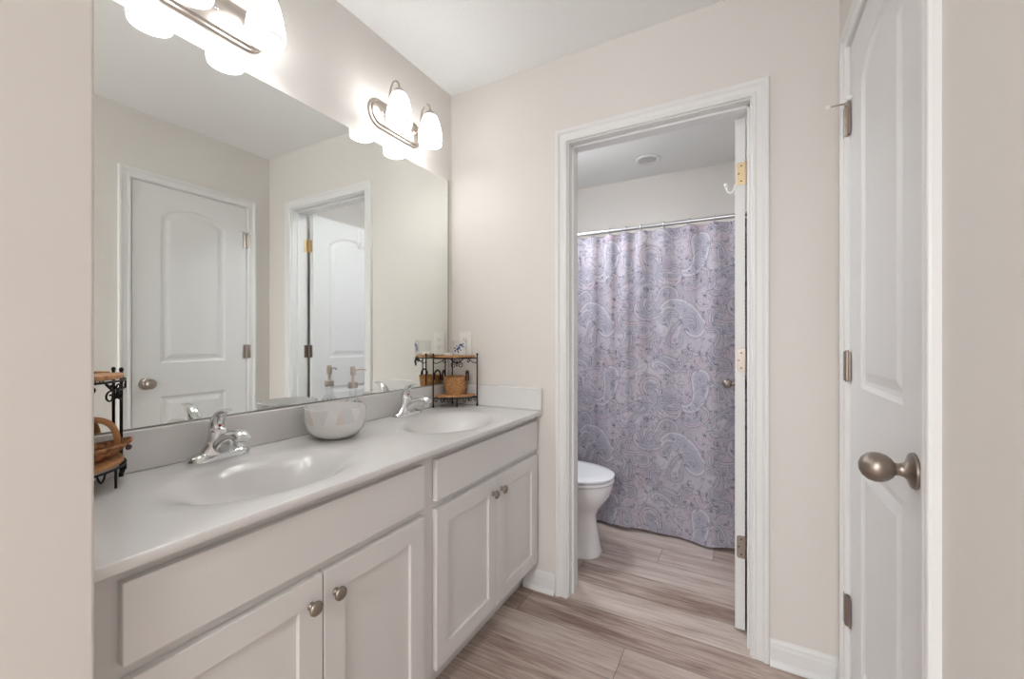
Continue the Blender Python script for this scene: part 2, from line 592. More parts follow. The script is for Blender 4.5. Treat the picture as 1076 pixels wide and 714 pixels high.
def door_leaf(width, height, thick, panels):
    """local: width along +Y from 0, thickness along X 0..thick, both faces panelled"""
    bm = bmesh.new()
    LV = [(0.0, 0.0), (0.004, 0.0035), (0.011, 0.0075), (0.022, 0.0085), (0.030, 0.0065), (0.046, 0.0015), (0.050, 0.001)]
    for side in (0, 1):
        def P_(y, z, dep):
            return Vector(((dep) if side == 0 else thick - dep, y, z))
        outer = [bm.verts.new(P_(y, z, 0)) for y, z in ((0, 0), (width, 0), (width, height), (0, height))]
        edges = [bm.edges.new((outer[k], outer[(k + 1) % 4])) for k in range(4)]
        for (y0, y1, z0, z1, arch) in panels:
            loops = [[bm.verts.new(P_(y, z, dep)) for y, z in panel_outline(y0, y1, z0, z1, arch, i)] for i, dep in LV]
            n = len(loops[0])
            edges += [bm.edges.new((loops[0][k], loops[0][(k + 1) % n])) for k in range(n)]
            for A, B in zip(loops[:-1], loops[1:]):
                for k in range(n):
                    bm.faces.new((A[k], A[(k + 1) % n], B[(k + 1) % n], B[k]))
            bm.faces.new(loops[-1])
        bmesh.ops.triangle_fill(bm, use_beauty=True, edges=edges)
        if side == 0:
            o0 = outer
        else:
            for k in range(4):
                bm.faces.new((o0[k], o0[(k + 1) % 4], outer[(k + 1) % 4], outer[k]))
    return bm


def hinge(parent, loc, ang=0.0, m=None, plate=True):
    """barrel along Z with knuckle gaps; two leaves in the local YZ plane"""
    m = m or M['darknickel']
    bm = bmesh.new()
    hh = 0.0445
    for a, b in ((-hh, -.0275), (-.0265, -.0095), (-.0085, .0085), (.0095, .0265), (.0275, hh)):
        lathe(bm, [(0, a), (.0072, a), (.0072, b), (0, b)], 16)
    box(bm, .001, .0045, -.021, -.001, -hh, hh)
    box(bm, -.0062, -.0042, .001, .020, -hh, hh)
    o = finish('hinge', bm, m, parent, smooth=True, label=None)
    o.location = loc
    o.rotation_euler = (0, 0, ang)
    bm = bmesh.new()
    lathe(bm, [(0, -hh - .003), (.004, -hh - .003), (.0045, -hh), (.0045, hh), (.005, hh + .001), (.005, hh + .003), (0, hh + .004)], 12)
    finish('hinge_pin', bm, m, o, smooth=True)
    return o


def knob_bm(sgn=-1, egg=True):
    """door knob axis X, pointing sgn"""
    bm = bmesh.new()
    prof = [(0, 0), (.034, 0), (.0345, .002), (.033, .006), (.026, .009), (.018, .012), (.0135, .017), (.0115, .024), (.0125, .030), (.0185, .034),
            (.025, .042), (.0285, .052), (.0285, .061), (.0255, .071), (.018, .079), (.009, .0835), (0, .085)]
    lathe(bm, [(r, sgn * h) for r, h in prof], 40, axis='X')
    return bm


LEAFP = [(0.13, 0.47, 1.035, 1.935, 0.062), (0.13, 0.47, 0.225, 0.825, 0.0)]
dw = DY1 - DY0
o = finish('door_1', door_leaf(dw, DZ, 0.035, [(0.13, dw - .13, 1.022, 1.945, 0.068), (0.13, dw - .13, 0.225, 0.825, 0.0)]), M['doorpaint'], kind='structure')
for v in o.data.vertices:
    v.co.z = v.co.z * (DZ - 0.010) / DZ + 0.010
o.location = (XR + 0.0005, DY0, 0)
door1 = o
k = finish('door_knob', knob_bm(-1), M['darknickel'], door1, smooth=True, angle=35, label='satin nickel egg-shaped door knob')
k.location = (0, 0.062, 0.912)
bm = bmesh.new(); box(bm, -.001, .024, -.0016, .002, -.028, .028)
k2 = finish('latch_plate', bm, M['darknickel'], door1); k2.location = (0.006, 0.0, 0.912)
hs = []
for hz in (0.336, 1.081, 1.829):
    hs.append(hinge(door1, (-0.0075, dw + 0.002, hz)))
# hinge pin door stop
bm = bmesh.new()
tube(bm, [(0, 0, .052), (-.006, -.004, .052), (-.045, -.010, .049)], .0028, 8)
tube(bm, [(0, 0, .052), (.002, -.012, .054), (.001, -.028, .058)], .0026, 8)
lathe(bm, [(0, .046), (.0075, .046), (.0075, .056), (0, .056)], 14)
finish('hinge_stop', bm, M['nickel'], hs[-1], smooth=True)
bm = bmesh.new()
lathe(bm, [(0, -.055), (.0068, -.053), (.0072, -.048), (.006, -.043), (0, -.042)], 14, axis='X', origin=(0, -.010, .049))
finish('rubber_tip', bm, M['plastic'], hs[-1], smooth=True)
bm = bmesh.new()
lathe(bm, [(0, -.024), (.007, -.025), (.0072, -.031), (0, -.034)], 14, axis='Y', origin=(.001, 0, .058))
finish('rubber_tip', bm, M['plastic'], hs[-1], smooth=True)

# toilet-room door standing open at right angles
w2, h2 = 0.645, 2.028
o = finish('door_2', door_leaf(w2, h2, 0.035, [(0.135, w2 - .135, 1.015, 1.915, 0.068), (0.135, w2 - .135, 0.215, 0.805, 0.0)]), M['doorpaint'], kind='structure')
o.location = (-0.0265, YB2 + 0.008, 0.012)
door2 = o
for sgn, xx in ((-1, 0.0), (1, 0.035)):
    k = finish('door_knob', knob_bm(sgn), M['darknickel'], door2, smooth=True, angle=35, label='satin nickel egg-shaped door knob')
    k.scale = (0.8, 0.85, 0.85)
    k.location = (xx, w2 - 0.062, 0.918)


def rrect(x0, x1, z0, z1, r, corners=(1, 1, 1, 1), n=5):
    pts = []
    for (cx, cz, a0, on) in ((x1 - r, z1 - r, 0, corners[0]), (x0 + r, z1 - r, 90, corners[1]), (x0 + r, z0 + r, 180, corners[2]), (x1 - r, z0 + r, 270, corners[3])):
        if on:
            for q in range(n + 1):
                a = math.radians(a0 + 90 * q / n)
                pts.append((cx + r * math.cos(a), cz + r * math.sin(a)))
        else:
            a = math.radians(a0 + 45)
            pts.append((cx + r * (1 if math.cos(a) > 0 else -1), cz + r * (1 if math.sin(a) > 0 else -1)))
    return pts


for hz, mm in ((0.327, M['darknickel']), (1.067, M['darknickel']), (1.808, M['brass'])):
    bm = bmesh.new()
    prism(bm, rrect(0.006, 0.036, -.0445, .0445, .009, (0, 1, 1, 0)), -0.0015, 0.0008, 'Y')     # leaf let into the door edge
    hg = finish('hinge', bm, mm, door2, label='hinge leaf let into the door edge')
    hg.location = (0, 0, hz)
    bm = bmesh.new()
    for zz, xx in ((-.030, .022), (.0, .013), (.030, .022)):
        lathe(bm, [(0, -.0026), (.0032, -.0022), (.0034, -.0012)], 10, axis='Y', origin=(xx, 0, zz))
    finish('hinge_screw', bm, M['screw'], hg)
    bm = bmesh.new()
    for a, b in ((-.0445, -.0275), (-.0265, -.0095), (-.0085, .0085), (.0095, .0265), (.0275, .0445)):
        lathe(bm, [(0, a), (.0058, a), (.0058, b), (0, b)], 12, origin=(.044, .001, 0))
    box(bm, .0485, .0505, -.034, -.001, -.0445, .0445)
    finish('hinge_barrel', bm, mm, hg, smooth=True)

# over-door hook
t = thing('over_door_hook', 'white over-door hook hanging on the open toilet-room door', 'hook', (-0.0265, 2.275, 2.040))
bm = bmesh.new()
tube(bm, [(.040, 0, -.03), (.038, 0, .0025), (-.0025, 0, .0025), (-.0032, 0, -.16)], .0022, 8, flat=(4.5, 0.7))
finish('strap', bm, M['plastic'], t, smooth=True)
bm = bmesh.new()
tube(bm, [(-.004, 0, -.135), (-.012, 0, -.160), (-.028, 0, -.168), (-.040, 0, -.155), (-.045, 0, -.135)], .0042, 10, smooth=5)
lathe(bm, [(0, -.008), (.006, -.006), (.008, 0), (.006, .006), (0, .008)], 14, origin=(-.0455, 0, -.128))
finish('hook_arm', bm, M['plastic'], t, smooth=True)

# ------------------------------------------------------------------ vanity cabinet
FX = -0.850          # face-frame plane
DX = FX + 0.019      # door fronts
CZ = 0.832           # worktop
VY0, VY1 = YN + 0.001, D - 0.001
v0 = thing('vanity_cabinet', 'long off-white double vanity cabinet with shaker doors below the worktop', 'cabinet', (0, 0, 0))
v0.location = (-1.07, 1.0, 0)
ox, oy = v0.location.x, v0.location.y


def vb(*bs):
    return boxes(*[(a - ox, b - ox, c - oy, d - oy, e, f) for a, b, c, d, e, f in bs])


ZT = 0.832 - 0.0202
finish('carcass', vb((XL + .001, XL + .013, VY0, VY1, 0.112, ZT), (XL + .001, FX - .018, VY0, VY0 + .016, 0.112, ZT), (XL + .001, FX - .018, VY1 - .016, VY1, 0.112, ZT),
                     (XL + .013, FX - .018, VY0 + .016, VY1 - .016, 0.112, 0.128), (XL + .013, FX - .018, .984, 1.000, 0.128, 0.60),
                     (XL + .001, FX - .070, VY0, VY1, 0.0, 0.112)), M['cabinet'], v0)
# face frame: stiles and rails
ys = (VY0, 0.266, 0.969, 1.016, 1.752, VY1)
finish('face_frame', vb((FX - .018, FX, ys[0], ys[1] + .012, .112, ZT), (FX - .018, FX, ys[2] - .012, ys[3] + .012, .112, ZT), (FX - .018, FX, ys[4] - .012, ys[5], .112, ZT),
                        (FX - .0181, FX - .0001, ys[0], ys[5], .755, ZT), (FX - .0181, FX - .0001, ys[0], ys[5], .620, .668),
                        (FX - .0181, FX - .0001, ys[0], ys[5], .112, .140)), M['cabinet'], v0)


def slab(name, y0, y1, z0, z1):
    bm = boxes((0, .019, y0 - oy, y1 - oy, z0, z1))
    o = finish(name, bm, M['cabinet'], v0, bevel=0.0022, seg=2)
    o.location = (FX - ox, 0, 0)
    return o


slab('drawer_front', 0.271, 0.964, 0.657, 0.787)
slab('drawer_front', 1.021, 1.7475, 0.657, 0.787)


def shaker(y0, y1, z0, z1, kside):
    rw, dep = 0.057, 0.009
    bm = bmesh.new()
    A = [(y0, z0), (y1, z0), (y1, z1), (y0, z1)]
    def ring(i, x):
        return [bm.verts.new((x, y, z)) for y, z in ((y0 + i, z0 + i), (y1 - i, z0 + i), (y1 - i, z1 - i), (y0 + i, z1 - i))]
    rs = [ring(0, 0), ring(0, .0175), ring(.0015, .019), ring(rw, .019), ring(rw + .0012, .0178), ring(rw + .002, .019 - dep)]
    for P0, P1 in zip(rs[:-1], rs[1:]):
        for k in range(4):
            bm.faces.new((P0[k], P0[(k + 1) % 4], P1[(k + 1) % 4], P1[k]))
    bm.faces.new(rs[0]); bm.faces.new(rs[-1])
    for v in bm.verts:
        v.co.y -= oy
    o = finish('door', bm, M['cabinet'], v0)
    o.location = (FX - ox, 0, 0)
    ky = (y1 - 0.030) if kside > 0 else (y0 + 0.030)
    kb = bmesh.new()
    lathe(kb, [(0, 0), (.0085, 0), (.0085, .0015), (.0055, .004), (.0048, .009), (.006, .0125), (.013, .0145), (.0158, .0175), (.0155, .021), (.012, .0245), (.006, .0262), (0, .0267)], 28, axis='X')
    k_ = finish('knob', kb, M['darknickel'], o, smooth=True, angle=50)
    k_.location = (.019, ky - oy, z1 - .058)


shaker(0.271, 0.6195, 0.130, 0.633, 1)
shaker(0.6225, 0.964, 0.130, 0.633, -1)
shaker(1.021, 1.3835, 0.130, 0.633, 1)
shaker(1.3865, 1.7475, 0.130, 0.633, -1)

# ------------------------------------------------------------------ worktop with two moulded basins
CX0, CX1 = XL + 0.001, -0.811
SINKS = (0.625, 1.36)
SCX, SA, SB = -1.040, 0.218, 0.162      # basin centre X, half length (Y), half width (X)


def worktop():
    t_ = thing('worktop', 'glossy white cultured-marble worktop with two moulded oval basins', 'countertop', (-1.07, 1.0, CZ))
    ox_, oy_, oz_ = t_.location
    nx, ny = 150, 420
    xs = np.concatenate([np.linspace(CX0, CX1 - .0045, nx - 5), CX1 - np.array([.0036, .0024, .0014, .0005, 0.0])])
    yv = np.linspace(VY0, VY1, ny)
    X, Y = np.meshgrid(xs, yv, indexing='ij')
    Z = np.zeros_like(X)
    for sy in SINKS:
        r = np.sqrt(((X - SCX) / SB) ** 2 + ((Y - sy) / SA) ** 2)
        # very shallow outer dish, then the bowl
        o_ = np.clip((1.25 - r) / 0.25, 0, 1)
        Z -= 0.0022 * (o_ * o_ * (3 - 2 * o_))
        q = np.clip((1.10 - r) / 1.0, 0, 1)
        Z -= 0.112 * (1 - (1 - q ** 1.9) ** 2.2)
    # rounded front edge
    e = np.clip((X - (CX1 - 0.004)) / 0.004, 0, 1)
    Z -= 0.004 * (1 - np.sqrt(np.clip(1 - e * e, 0, 1)))
    bm = bmesh.new()
    g = [[bm.verts.new((X[i, j] - ox_, Y[i, j] - oy_, Z[i, j])) for j in range(ny)] for i in range(nx)]
    for i in range(nx - 1):
        for j in range(ny - 1):
            bm.faces.new((g[i][j], g[i + 1][j], g[i + 1][j + 1], g[i][j + 1]))
    # skirt and underside
    zb = -0.020
    xf = CX1 - ox_
    fr = [g[nx - 1][j] for j in range(ny)]
    lo = [bm.verts.new((xf, v.co.y, zb + .003)) for v in fr]
    lo2 = [bm.verts.new((xf - .003, v.co.y, zb)) for v in fr]
    lo3 = [bm.verts.new((FX + 0.002 - ox_, v.co.y, zb)) for v in fr]
    lo4 = [bm.verts.new((FX + 0.002 - ox_, v.co.y, -.010)) for v in fr]
    for a, b in ((fr, lo), (lo, lo2), (lo2, lo3), (lo3, lo4)):
        for j in range(ny - 1):
            bm.faces.new((a[j], a[j + 1], b[j + 1], b[j]))
    o = finish('basin_slab', bm, M['marble'], t_, smooth=True, angle=75)
    finish('backsplash', boxes((XL + .001 - ox_, XL + .020 - ox_, VY0 - oy_, VY1 - oy_, .0002, .104)), M['marble'], t_, bevel=.004, seg=3)
    finish('side_splash', boxes((XL + .0205 - ox_, CX1 - ox_, VY1 - .019 - oy_, VY1 - oy_, .0002, .104)), M['marble'], t_, bevel=.004, seg=3)
    for sy in SINKS:
        b = bmesh.new()
        lathe(b, [(0, .003), (.012, .003), (.021, .0015), (.0225, 0), (.0225, -.004), (0, -.004)], 28)
        d_ = finish('drain', b, M['chrome'], t_, smooth=True)
        d_.location = (SCX - ox_, sy - oy_, -.1205)
    return t_


worktop()


# ------------------------------------------------------------------ faucets
def faucet():
    """base along Y, spout towards +X; origin on the worktop"""
    t_ = thing('faucet', 'chrome single-lever faucet at the near basin', 'faucet', (-1.262, 0.615, CZ), group=None)
    # base plate: stadium footprint rising in the middle
    bm = bmesh.new()
    n = 48
    rings = []
    for (hl, hw, z) in ((.076, .0265, 0), (.078, .0275, .003), (.077, .0268, .012), (.073, .0240, .019), (.063, .018, .0235), (.045, .013, .0255)):
        ring = []
        for k in range(n):
            a = 2 * PI * k / n
            c, s = math.cos(a), math.sin(a)
            yy = (hl - hw) * (1 if s > 0 else -1) * min(1, abs(s) * 3) + hw * s
            ring.append(Vector((hw * c, yy, z)))
        rings.append(ring)
    loft(bm, rings)
    finish('base_plate', bm, M['chrome'], t_, smooth=True, angle=60)
    # body: a saddle that sweeps up from the base
    bm = bmesh.new()
    rings = []
    for (z, hx, hy, cx) in ((.008, .0255, .066, 0), (.020, .0250, .058, 0), (.030, .0240, .046, .0), (.042, .0230, .036, .0), (.056, .0220, .0285, -.001), (.070, .0210, .0245, -.002), (.080, .0200, .0225, -.003), (.086, .017, .019, -.003), (.088, .010, .011, -.003)):
        rings.append([Vector((cx + hx * math.cos(2 * PI * k / 32), hy * math.sin(2 * PI * k / 32), z)) for k in range(32)])
    loft(bm, rings)
    finish('body', bm, M['chrome'], t_, smooth=True, angle=70)
    # spout: a thick arm reaching out over the basin
    bm = bmesh.new()
    path = smooth_path([(-.004, 0, .022), (.020, 0, .044), (.046, 0, .062), (.074, 0, .073), (.098, 0, .077), (.114, 0, .073), (.122, 0, .064)], 6)
    N = len(path)
    rings = []
    for i, p in enumerate(path):
        f = i / (N - 1)
        tg = (path[min(i + 1, N - 1)] - path[max(i - 1, 0)]).normalized()
        nn = Vector((-tg.z, 0, tg.x))
        e = 1.0 if f < .88 else math.sqrt(max(0.08, 1 - ((f - .88) / .125) ** 2))
        wd = (.025 * (1 - f) + .0190 * f) * e
        th = (.022 * (1 - f) + .0125 * f) * e
        rings.append([p + nn * th * math.cos(2 * PI * k / 24) + Vector((0, 1, 0)) * wd * math.sin(2 * PI * k / 24) for k in range(24)])
    loft(bm, rings)
    sp = finish('spout', bm, M['chrome'], t_, smooth=True, angle=60)
    bm = bmesh.new()
    lathe(bm, [(0, 0), (.0105, 0), (.0115, .003), (.0115, .020), (0, .020)], 20)
    ae = finish('aerator', bm, M['chrome'], sp, smooth=True); ae.location = (.106, 0, .048)
    # lever: a broad paddle rising from the cap and leaning out over the spout
    bm = bmesh.new()
    path = smooth_path([(-.010, 0, .076), (-.011, 0, .094), (-.004, 0, .112), (.010, 0, .127), (.028, 0, .136), (.046, 0, .139)], 6)
    N = len(path)
    rings = []
    for i, p in enumerate(path):
        f = i / (N - 1)
        tg = (path[min(i + 1, N - 1)] - path[max(i - 1, 0)]).normalized()
        nn = Vector((-tg.z, 0, tg.x))
        wd = .0205 - .0085 * f
        th = .0165 * (1 - f) ** 1.1 + .0036
        rings.append([p + nn * th * math.cos(2 * PI * k / 24) + Vector((0, 1, 0)) * wd * math.sin(2 * PI * k / 24) for k in range(24)])
    loft(bm, rings)
    hd = finish('handle', bm, M['chrome'], t_, smooth=True, angle=60)
    bm = bmesh.new()
    lathe(bm, [(0, 0), (.0035, 0), (.0035, .0012), (0, .0015)], 12, axis='X')
    b_ = finish('temperature_dot', bm, mat('red_enamel', srgb(170, 30, 30), 0.3), hd); b_.location = (.0060, 0, .094)
    return t_


f1 = faucet()
dup(f1, (-1.262, 1.352, CZ), 'chrome single-lever faucet at the far basin beside the basket shelf')

# ------------------------------------------------------------------ mirror
t = thing('wall_mirror', 'large frameless mirror on the wall above the vanity', 'mirror', (XL, 1.0, 0.940))
o = finish('mirror_glass', boxes((.001, .006, YN + .002 - 1.0, 1.726 - 1.0, 0.0, 1.982 - .940)), M['mirror'], t)
finish('edge_channel', boxes((.001, .009, YN + .002 - 1.0, 1.726 - 1.0, -.0035, -.0002), (.001, .0075, .7262, .7292, -.0035, 1.044)), mat('mirror_edge', srgb(150, 148, 142), 0.3, 0.8), t)

# ------------------------------------------------------------------ vanity light bars
def vanity_light():
    t_ = thing('vanity_light', 'brushed-nickel two-shade vanity light on the wall above the near basin', 'wall lamp', (XL, .625, 2.110))
    bm = bmesh.new()
    def pill(hl, hh, x, n=48):
        r = []
        for k in range(n):
            a = 2 * PI * k / n
            c, s = math.cos(a), math.sin(a)
            e = (hl - hh)
            yy = hh * c + e * (1 if c > 1e-9 else (-1 if c < -1e-9 else 0))
            r.append(Vector((x, yy, hh * s)))
        return r
    loft(bm, [pill(.158, .060, .0006), pill(.158, .060, .006), pill(.155, .057, .009), pill(.150, .052, .0095), pill(.148, .050, .014), pill(.145, .047, .018), pill(.120, .030, .022), pill(.09, .012, .023)])
    bp = finish('back_plate', bm, M['nickel'], t_, smooth=True, angle=35)
    bm = bmesh.new()
    lathe(bm, [(0, .0035), (.004, .003), (.0058, .0012), (.006, 0)], 16, axis='X')
    s_ = finish('cap_nut', bm, M['chrome'], bp, smooth=True); s_.location = (.0235, 0.01, 0)
    for sy in (-.0965, .0965):
        bm = bmesh.new()
        tube(bm, [(.018, sy, 0), (.034, sy, -.004), (.050, sy, .012), (.058, sy, .045), (.066, sy, .085), (.082, sy, .110), (.100, sy, .108), (.112, sy, .092), (.114, sy, .072)], .0042, 12, smooth=6)
        lathe(bm, [(0, 0), (.011, 0), (.0105, .004), (.007, .007), (0, .008)], 20, axis='X', origin=(.020, sy, 0))
        finish('arm', bm, M['nickel'], t_, smooth=True, angle=50)
        bm = bmesh.new()
        lathe(bm, [(0, .078), (.009, .078), (.012, .074), (.021, .066), (.026, .056), (.026, .051), (0, .051)], 28, origin=(.114, sy, 0))
        finish('shade_fitter', bm, M['nickel'], t_, smooth=True, angle=40)
        bm = bmesh.new()
        prof = [(.024, .056), (.031, .049), (.038, .030), (.044, .004), (.049, -.024), (.0525, -.048), (.0530, -.062), (.0510, -.074)]
        inner = [(r - .0028, h) for r, h in prof[::-1]]
        lathe(bm, prof + inner, 40, origin=(.114, sy, 0))
        finish('glass_shade', bm, M['shade'], t_, smooth=True, angle=50)
        bm = bmesh.new()
        lathe(bm, [(0, .050), (.010, .050), (.012, .03), (.020, .008), (.024, -.010), (.020, -.028), (.010, -.037), (0, -.039)], 24, origin=(.114, sy, 0))
        finish('bulb', bm, M['bulb'], t_, smooth=True)
        l = bpy.data.lights.new('bulb_light', 'POINT')
        l.energy = VANITY_W; l.color = (0.97, 0.985, 1.0); l.shadow_soft_size = 0.03
        lo = bpy.data.objects.new('bulb_light', l); COL.objects.link(lo); lo.parent = t_
        lo.location = (.114, sy, -.055)
    return t_


vl = vanity_light()
dup(vl, (XL, 1.362, 2.110), 'brushed-nickel two-shade vanity light on the wall above the far basin')

# ------------------------------------------------------------------ socket on the far wall
t = thing('wall_outlet', 'white duplex wall socket behind the glass votive', 'socket', (-1.247, D, 1.142))
bm = bmesh.new()
loft(bm, [[Vector((x, y, z)) for x, z in rrect(-.038 + i, .038 - i, -.060 + i, .060 - i, .004)] for y, i in ((0, 0), (-.003, 0), (-.0055, .0025))])
finish('cover_plate', bm, M['plastic'], t)
bm = bmesh.new()
for zc in (-.020, .020):
    prism(bm, rrect(-.0165, .0165, zc - .014, zc + .014, .010), -.0075, -.0045, 'Y')
rc = finish('receptacle', bm, M['plastic'], t)
for zc in (-.020, .020):
    bm = bmesh.new()
    box(bm, -.0075, -.0055, -.0079, -.0070, zc - .002, zc + .007)
    box(bm, .0055, .0075, -.0079, -.0070, zc - .002, zc + .006)
    lathe(bm, [(0, -.0079), (.0022, -.0079), (.0022, -.0070)], 10, axis='Y', origin=(0, 0, zc - .008))
    finish('slot', bm, M['slot'], rc)


# ------------------------------------------------------------------ corner shelves
def spiral(cx, cz, r0, r1, a0, a1, n=18):
    return [(cx + (r0 + (r1 - r0) * k / n) * math.cos(a0 + (a1 - a0) * k / n), cz + (r0 + (r1 - r0) * k / n) * math.sin(a0 + (a1 - a0) * k / n)) for k in range(n + 1)]


def corner_shelf(loc, sy, label):
    """corner at origin, shelf spans +X and sy*Y; black iron with two wooden quarter-round shelves"""
    t_ = thing('corner_shelf', label, 'shelf', loc)
    R_ = 0.165
    Z1, Z2 = 0.050, 0.242
    q = lambda x, y, z: (x, sy * y, z)
    # posts
    for nm, (x, y) in (('post', (.008, .010)), ('post', (.008, R_ - .004)), ('post', (R_ - .004, .010))):
        bm = bmesh.new()
        tube(bm, [q(x, y, .006), q(x, y, Z2 + .012)], .0032, 10)
        lathe(bm, [(0, 0), (.0046, 0), (.0046, .010), (.0034, .011), (0, .011)], 12, origin=q(x, y, 0))
        lathe(bm, [(0, Z2 + .012), (.0042, Z2 + .012), (.0046, Z2 + .016), (.0028, Z2 + .020), (0, Z2 + .021)], 12, origin=q(x, y, 0))
        finish(nm, bm, M['iron'], t_, smooth=True)
    for z in (Z1, Z2):
        # wooden shelf
        bm = bmesh.new()
        arc = [(.014 + (R_ - .024) * math.cos(PI / 2 * k / 20), .016 + (R_ - .024) * math.sin(PI / 2 * k / 20)) for k in range(21)]
        out = [(.014, .016)] + arc
        loft(bm, [[Vector(q(x, y, z)) for x, y in out], [Vector(q(x, y, z + .010)) for x, y in out]])
        finish('shelf_board', bm, M['shelfwood'], t_, bevel=.002, seg=2)
        # iron rim
        bm = bmesh.new()
        pts = [q(.008, .010, z - .004), q(.008, R_ - .004, z - .004)]
        tube(bm, pts, .0026, 8)
        tube(bm, [q(.008, .010, z - .004), q(R_ - .004, .010, z - .004)], .0026, 8)
        arcp = [q(.008 + (R_ - .012) * math.cos(PI / 2 * k / 20), .010 + (R_ - .014) * math.sin(PI / 2 * k / 20), z - .004) for k in range(21)]
        tube(bm, arcp, .0026, 8)
        if z == Z1:
            for a in (.25, .5, .75):
                x, y = .008 + (R_ - .012) * math.cos(PI / 2 * a), .010 + (R_ - .014) * math.sin(PI / 2 * a)
                tube(bm, [q(x, y, z - .004), q(x, y, .0035 if a == .5 else z - .020)], .0024, 8)
        finish('shelf_frame', bm, M['iron'], t_, smooth=True)
    # scrollwork lying on the curved front just below each shelf
    def onarc(u, z, off=0.0):
        # u = arc length from the middle, positive toward +X
        a = PI / 4 - u / (R_ - .012)
        return q(.008 + (R_ - .012 + off) * math.cos(a), .010 + (R_ - .014 + off) * math.sin(a), z)
    bm = bmesh.new()
    zt = Z2 - .006
    for s in (-1, 1):
        for cx, cz, r0, r1, a0, a1 in ((.017, -.030, .014, .004, PI * .75, -PI * 1.6), (.011, -.012, .009, .003, PI * 1.1, -PI * .9), (.058, -.010, .010, .003, PI * .5, -PI * 1.6)):
            pts = spiral(cx, cz, r0, r1, a0, a1)
            tube(bm, [onarc(s * x, zt + z) for x, z in pts], .0019, 7)
        tube(bm, [onarc(s * .066, zt - .004), onarc(s * .085, zt - .016), onarc(s * .105, zt - .022), onarc(s * .118, zt - .016)], .0019, 7, smooth=5)
        tube(bm, [onarc(s * .002, zt - .036), onarc(s * .006, zt - .020), onarc(s * .020, zt - .010), onarc(s * .03, zt)], .0022, 7, smooth=5)
    for a in range(6):
        an = a * PI / 3
        tube(bm, [onarc(0, zt - .018, .003), onarc(.008 * math.cos(an), zt - .018 + .008 * math.sin(an), .004)], [.0028, .0012], 8)
    finish('scrollwork', bm, M['iron'], t_, smooth=True)
    zt = Z1 - .006
    for s in (-1, 1):
        bm = bmesh.new()
        for u0 in (.030, .062, .094):
            tube(bm, [onarc(s * u0, zt), onarc(s * (u0 + .004), zt - .010), onarc(s * (u0 + .010), zt - .016), onarc(s * (u0 + .015), zt - .009), onarc(s * (u0 + .018), zt)], .0018, 7, smooth=4)
        finish('scrollwork', bm, M['iron'], t_, smooth=True)
    return t_


SH = (XL + .0205, VY1 - .020, CZ)
corner_shelf(SH, -1, 'black iron corner shelf with wooden boards at the far end of the worktop')
SN = (XL + .0205, VY0 + .033, CZ)
corner_shelf(SN, 1, 'black iron corner shelf with wooden boards at the near end of the worktop')

# handled basket on the far shelf
def woven(bm, sections, nth, rows, amp, center, sx=1, sy=1):
    """sections: list of (z, r). weave displacement"""
    zs = [s[0] for s in sections]; rs = [s[1] for s in sections]
    K = rows * 4
    n = nth * 4
    rings = []
    for i in range(K + 1):
        z = zs[0] + (zs[-1] - zs[0]) * i / K
        r = float(np.interp(z, zs, rs))
        row = i // 4
        ring = []
        for k in range(n):
            a = 2 * PI * k / n
            w = math.sin(a * nth + (PI if row % 2 else 0)) * math.sin(PI * (i % 4 + .5) / 4)
            rr = r + amp * w
            ring.append(Vector((center[0] + rr * math.cos(a) * sx, center[1] + rr * math.sin(a) * sy, center[2] + z)))
        rings.append(ring)
    return rings


BX, BY, BZ = -1.253, 1.684, CZ + 0.060 + 0.0006
t = thing('wicker_basket', 'small tan woven basket with dark handles on the far corner shelf', 'basket', (BX, BY, BZ))
bm = bmesh.new()
R1 = woven(bm, [(0, .045), (.03, .052), (.082, .0575)], 13, 8, .0024, (0, 0, 0))
R2 = [[Vector((p.x * .93, p.y * .93, max(p.z, .004))) for p in r] for r in R1[::-1]]
loft(bm, R1 + R2)
finish('basket_body', bm, M['wicker'], t, smooth=True, angle=80)
bm = bmesh.new()
tube(bm, [(.0575 * math.cos(a), .0575 * math.sin(a), .083 + .0012 * math.sin(a * 24)) for a in [2 * PI * k / 96 for k in range(97)]], .003, 8)
finish('rim', bm, M['wicker'], t, smooth=True)
for s in (-1, 1):
    c, sn = math.cos(.30), math.sin(.30)
    pts = []
    for u, z in ((-.018, .066), (-.018, .090), (-.011, .108), (0, .114), (.011, .108), (.018, .090), (.018, .066)):
        ex, ey = .0615 * s, u
        pts.append((ex * c - ey * sn, ex * sn + ey * c, z))
    bm = bmesh.new()
    tube(bm, pts, .0042, 8, smooth=5)
    finish('handle', bm, M['leather'], t, smooth=True)
# cloth lining peeking out of the basket
bm = bmesh.new()
n = 40
rings = []
for rr, zz in ((.046, .058), (.048, .070), (.042, .074), (.025, .066), (.006, .062)):
    rings.append([Vector((rr * math.cos(2 * PI * k / n), rr * math.sin(2 * PI * k / n), zz + .0035 * math.sin(5 * 2 * PI * k / n + rr * 200))) for k in range(n)])
loft(bm, rings)
cl = finish('folded_cloth', bm, M['cloth'], None, smooth=True, angle=80)
cl.location = (BX, BY, BZ)
cl.scale = (.93, .93, 1)
tag(cl, 'crumpled off-white cloth tucked inside the small tan basket', 'cloth')

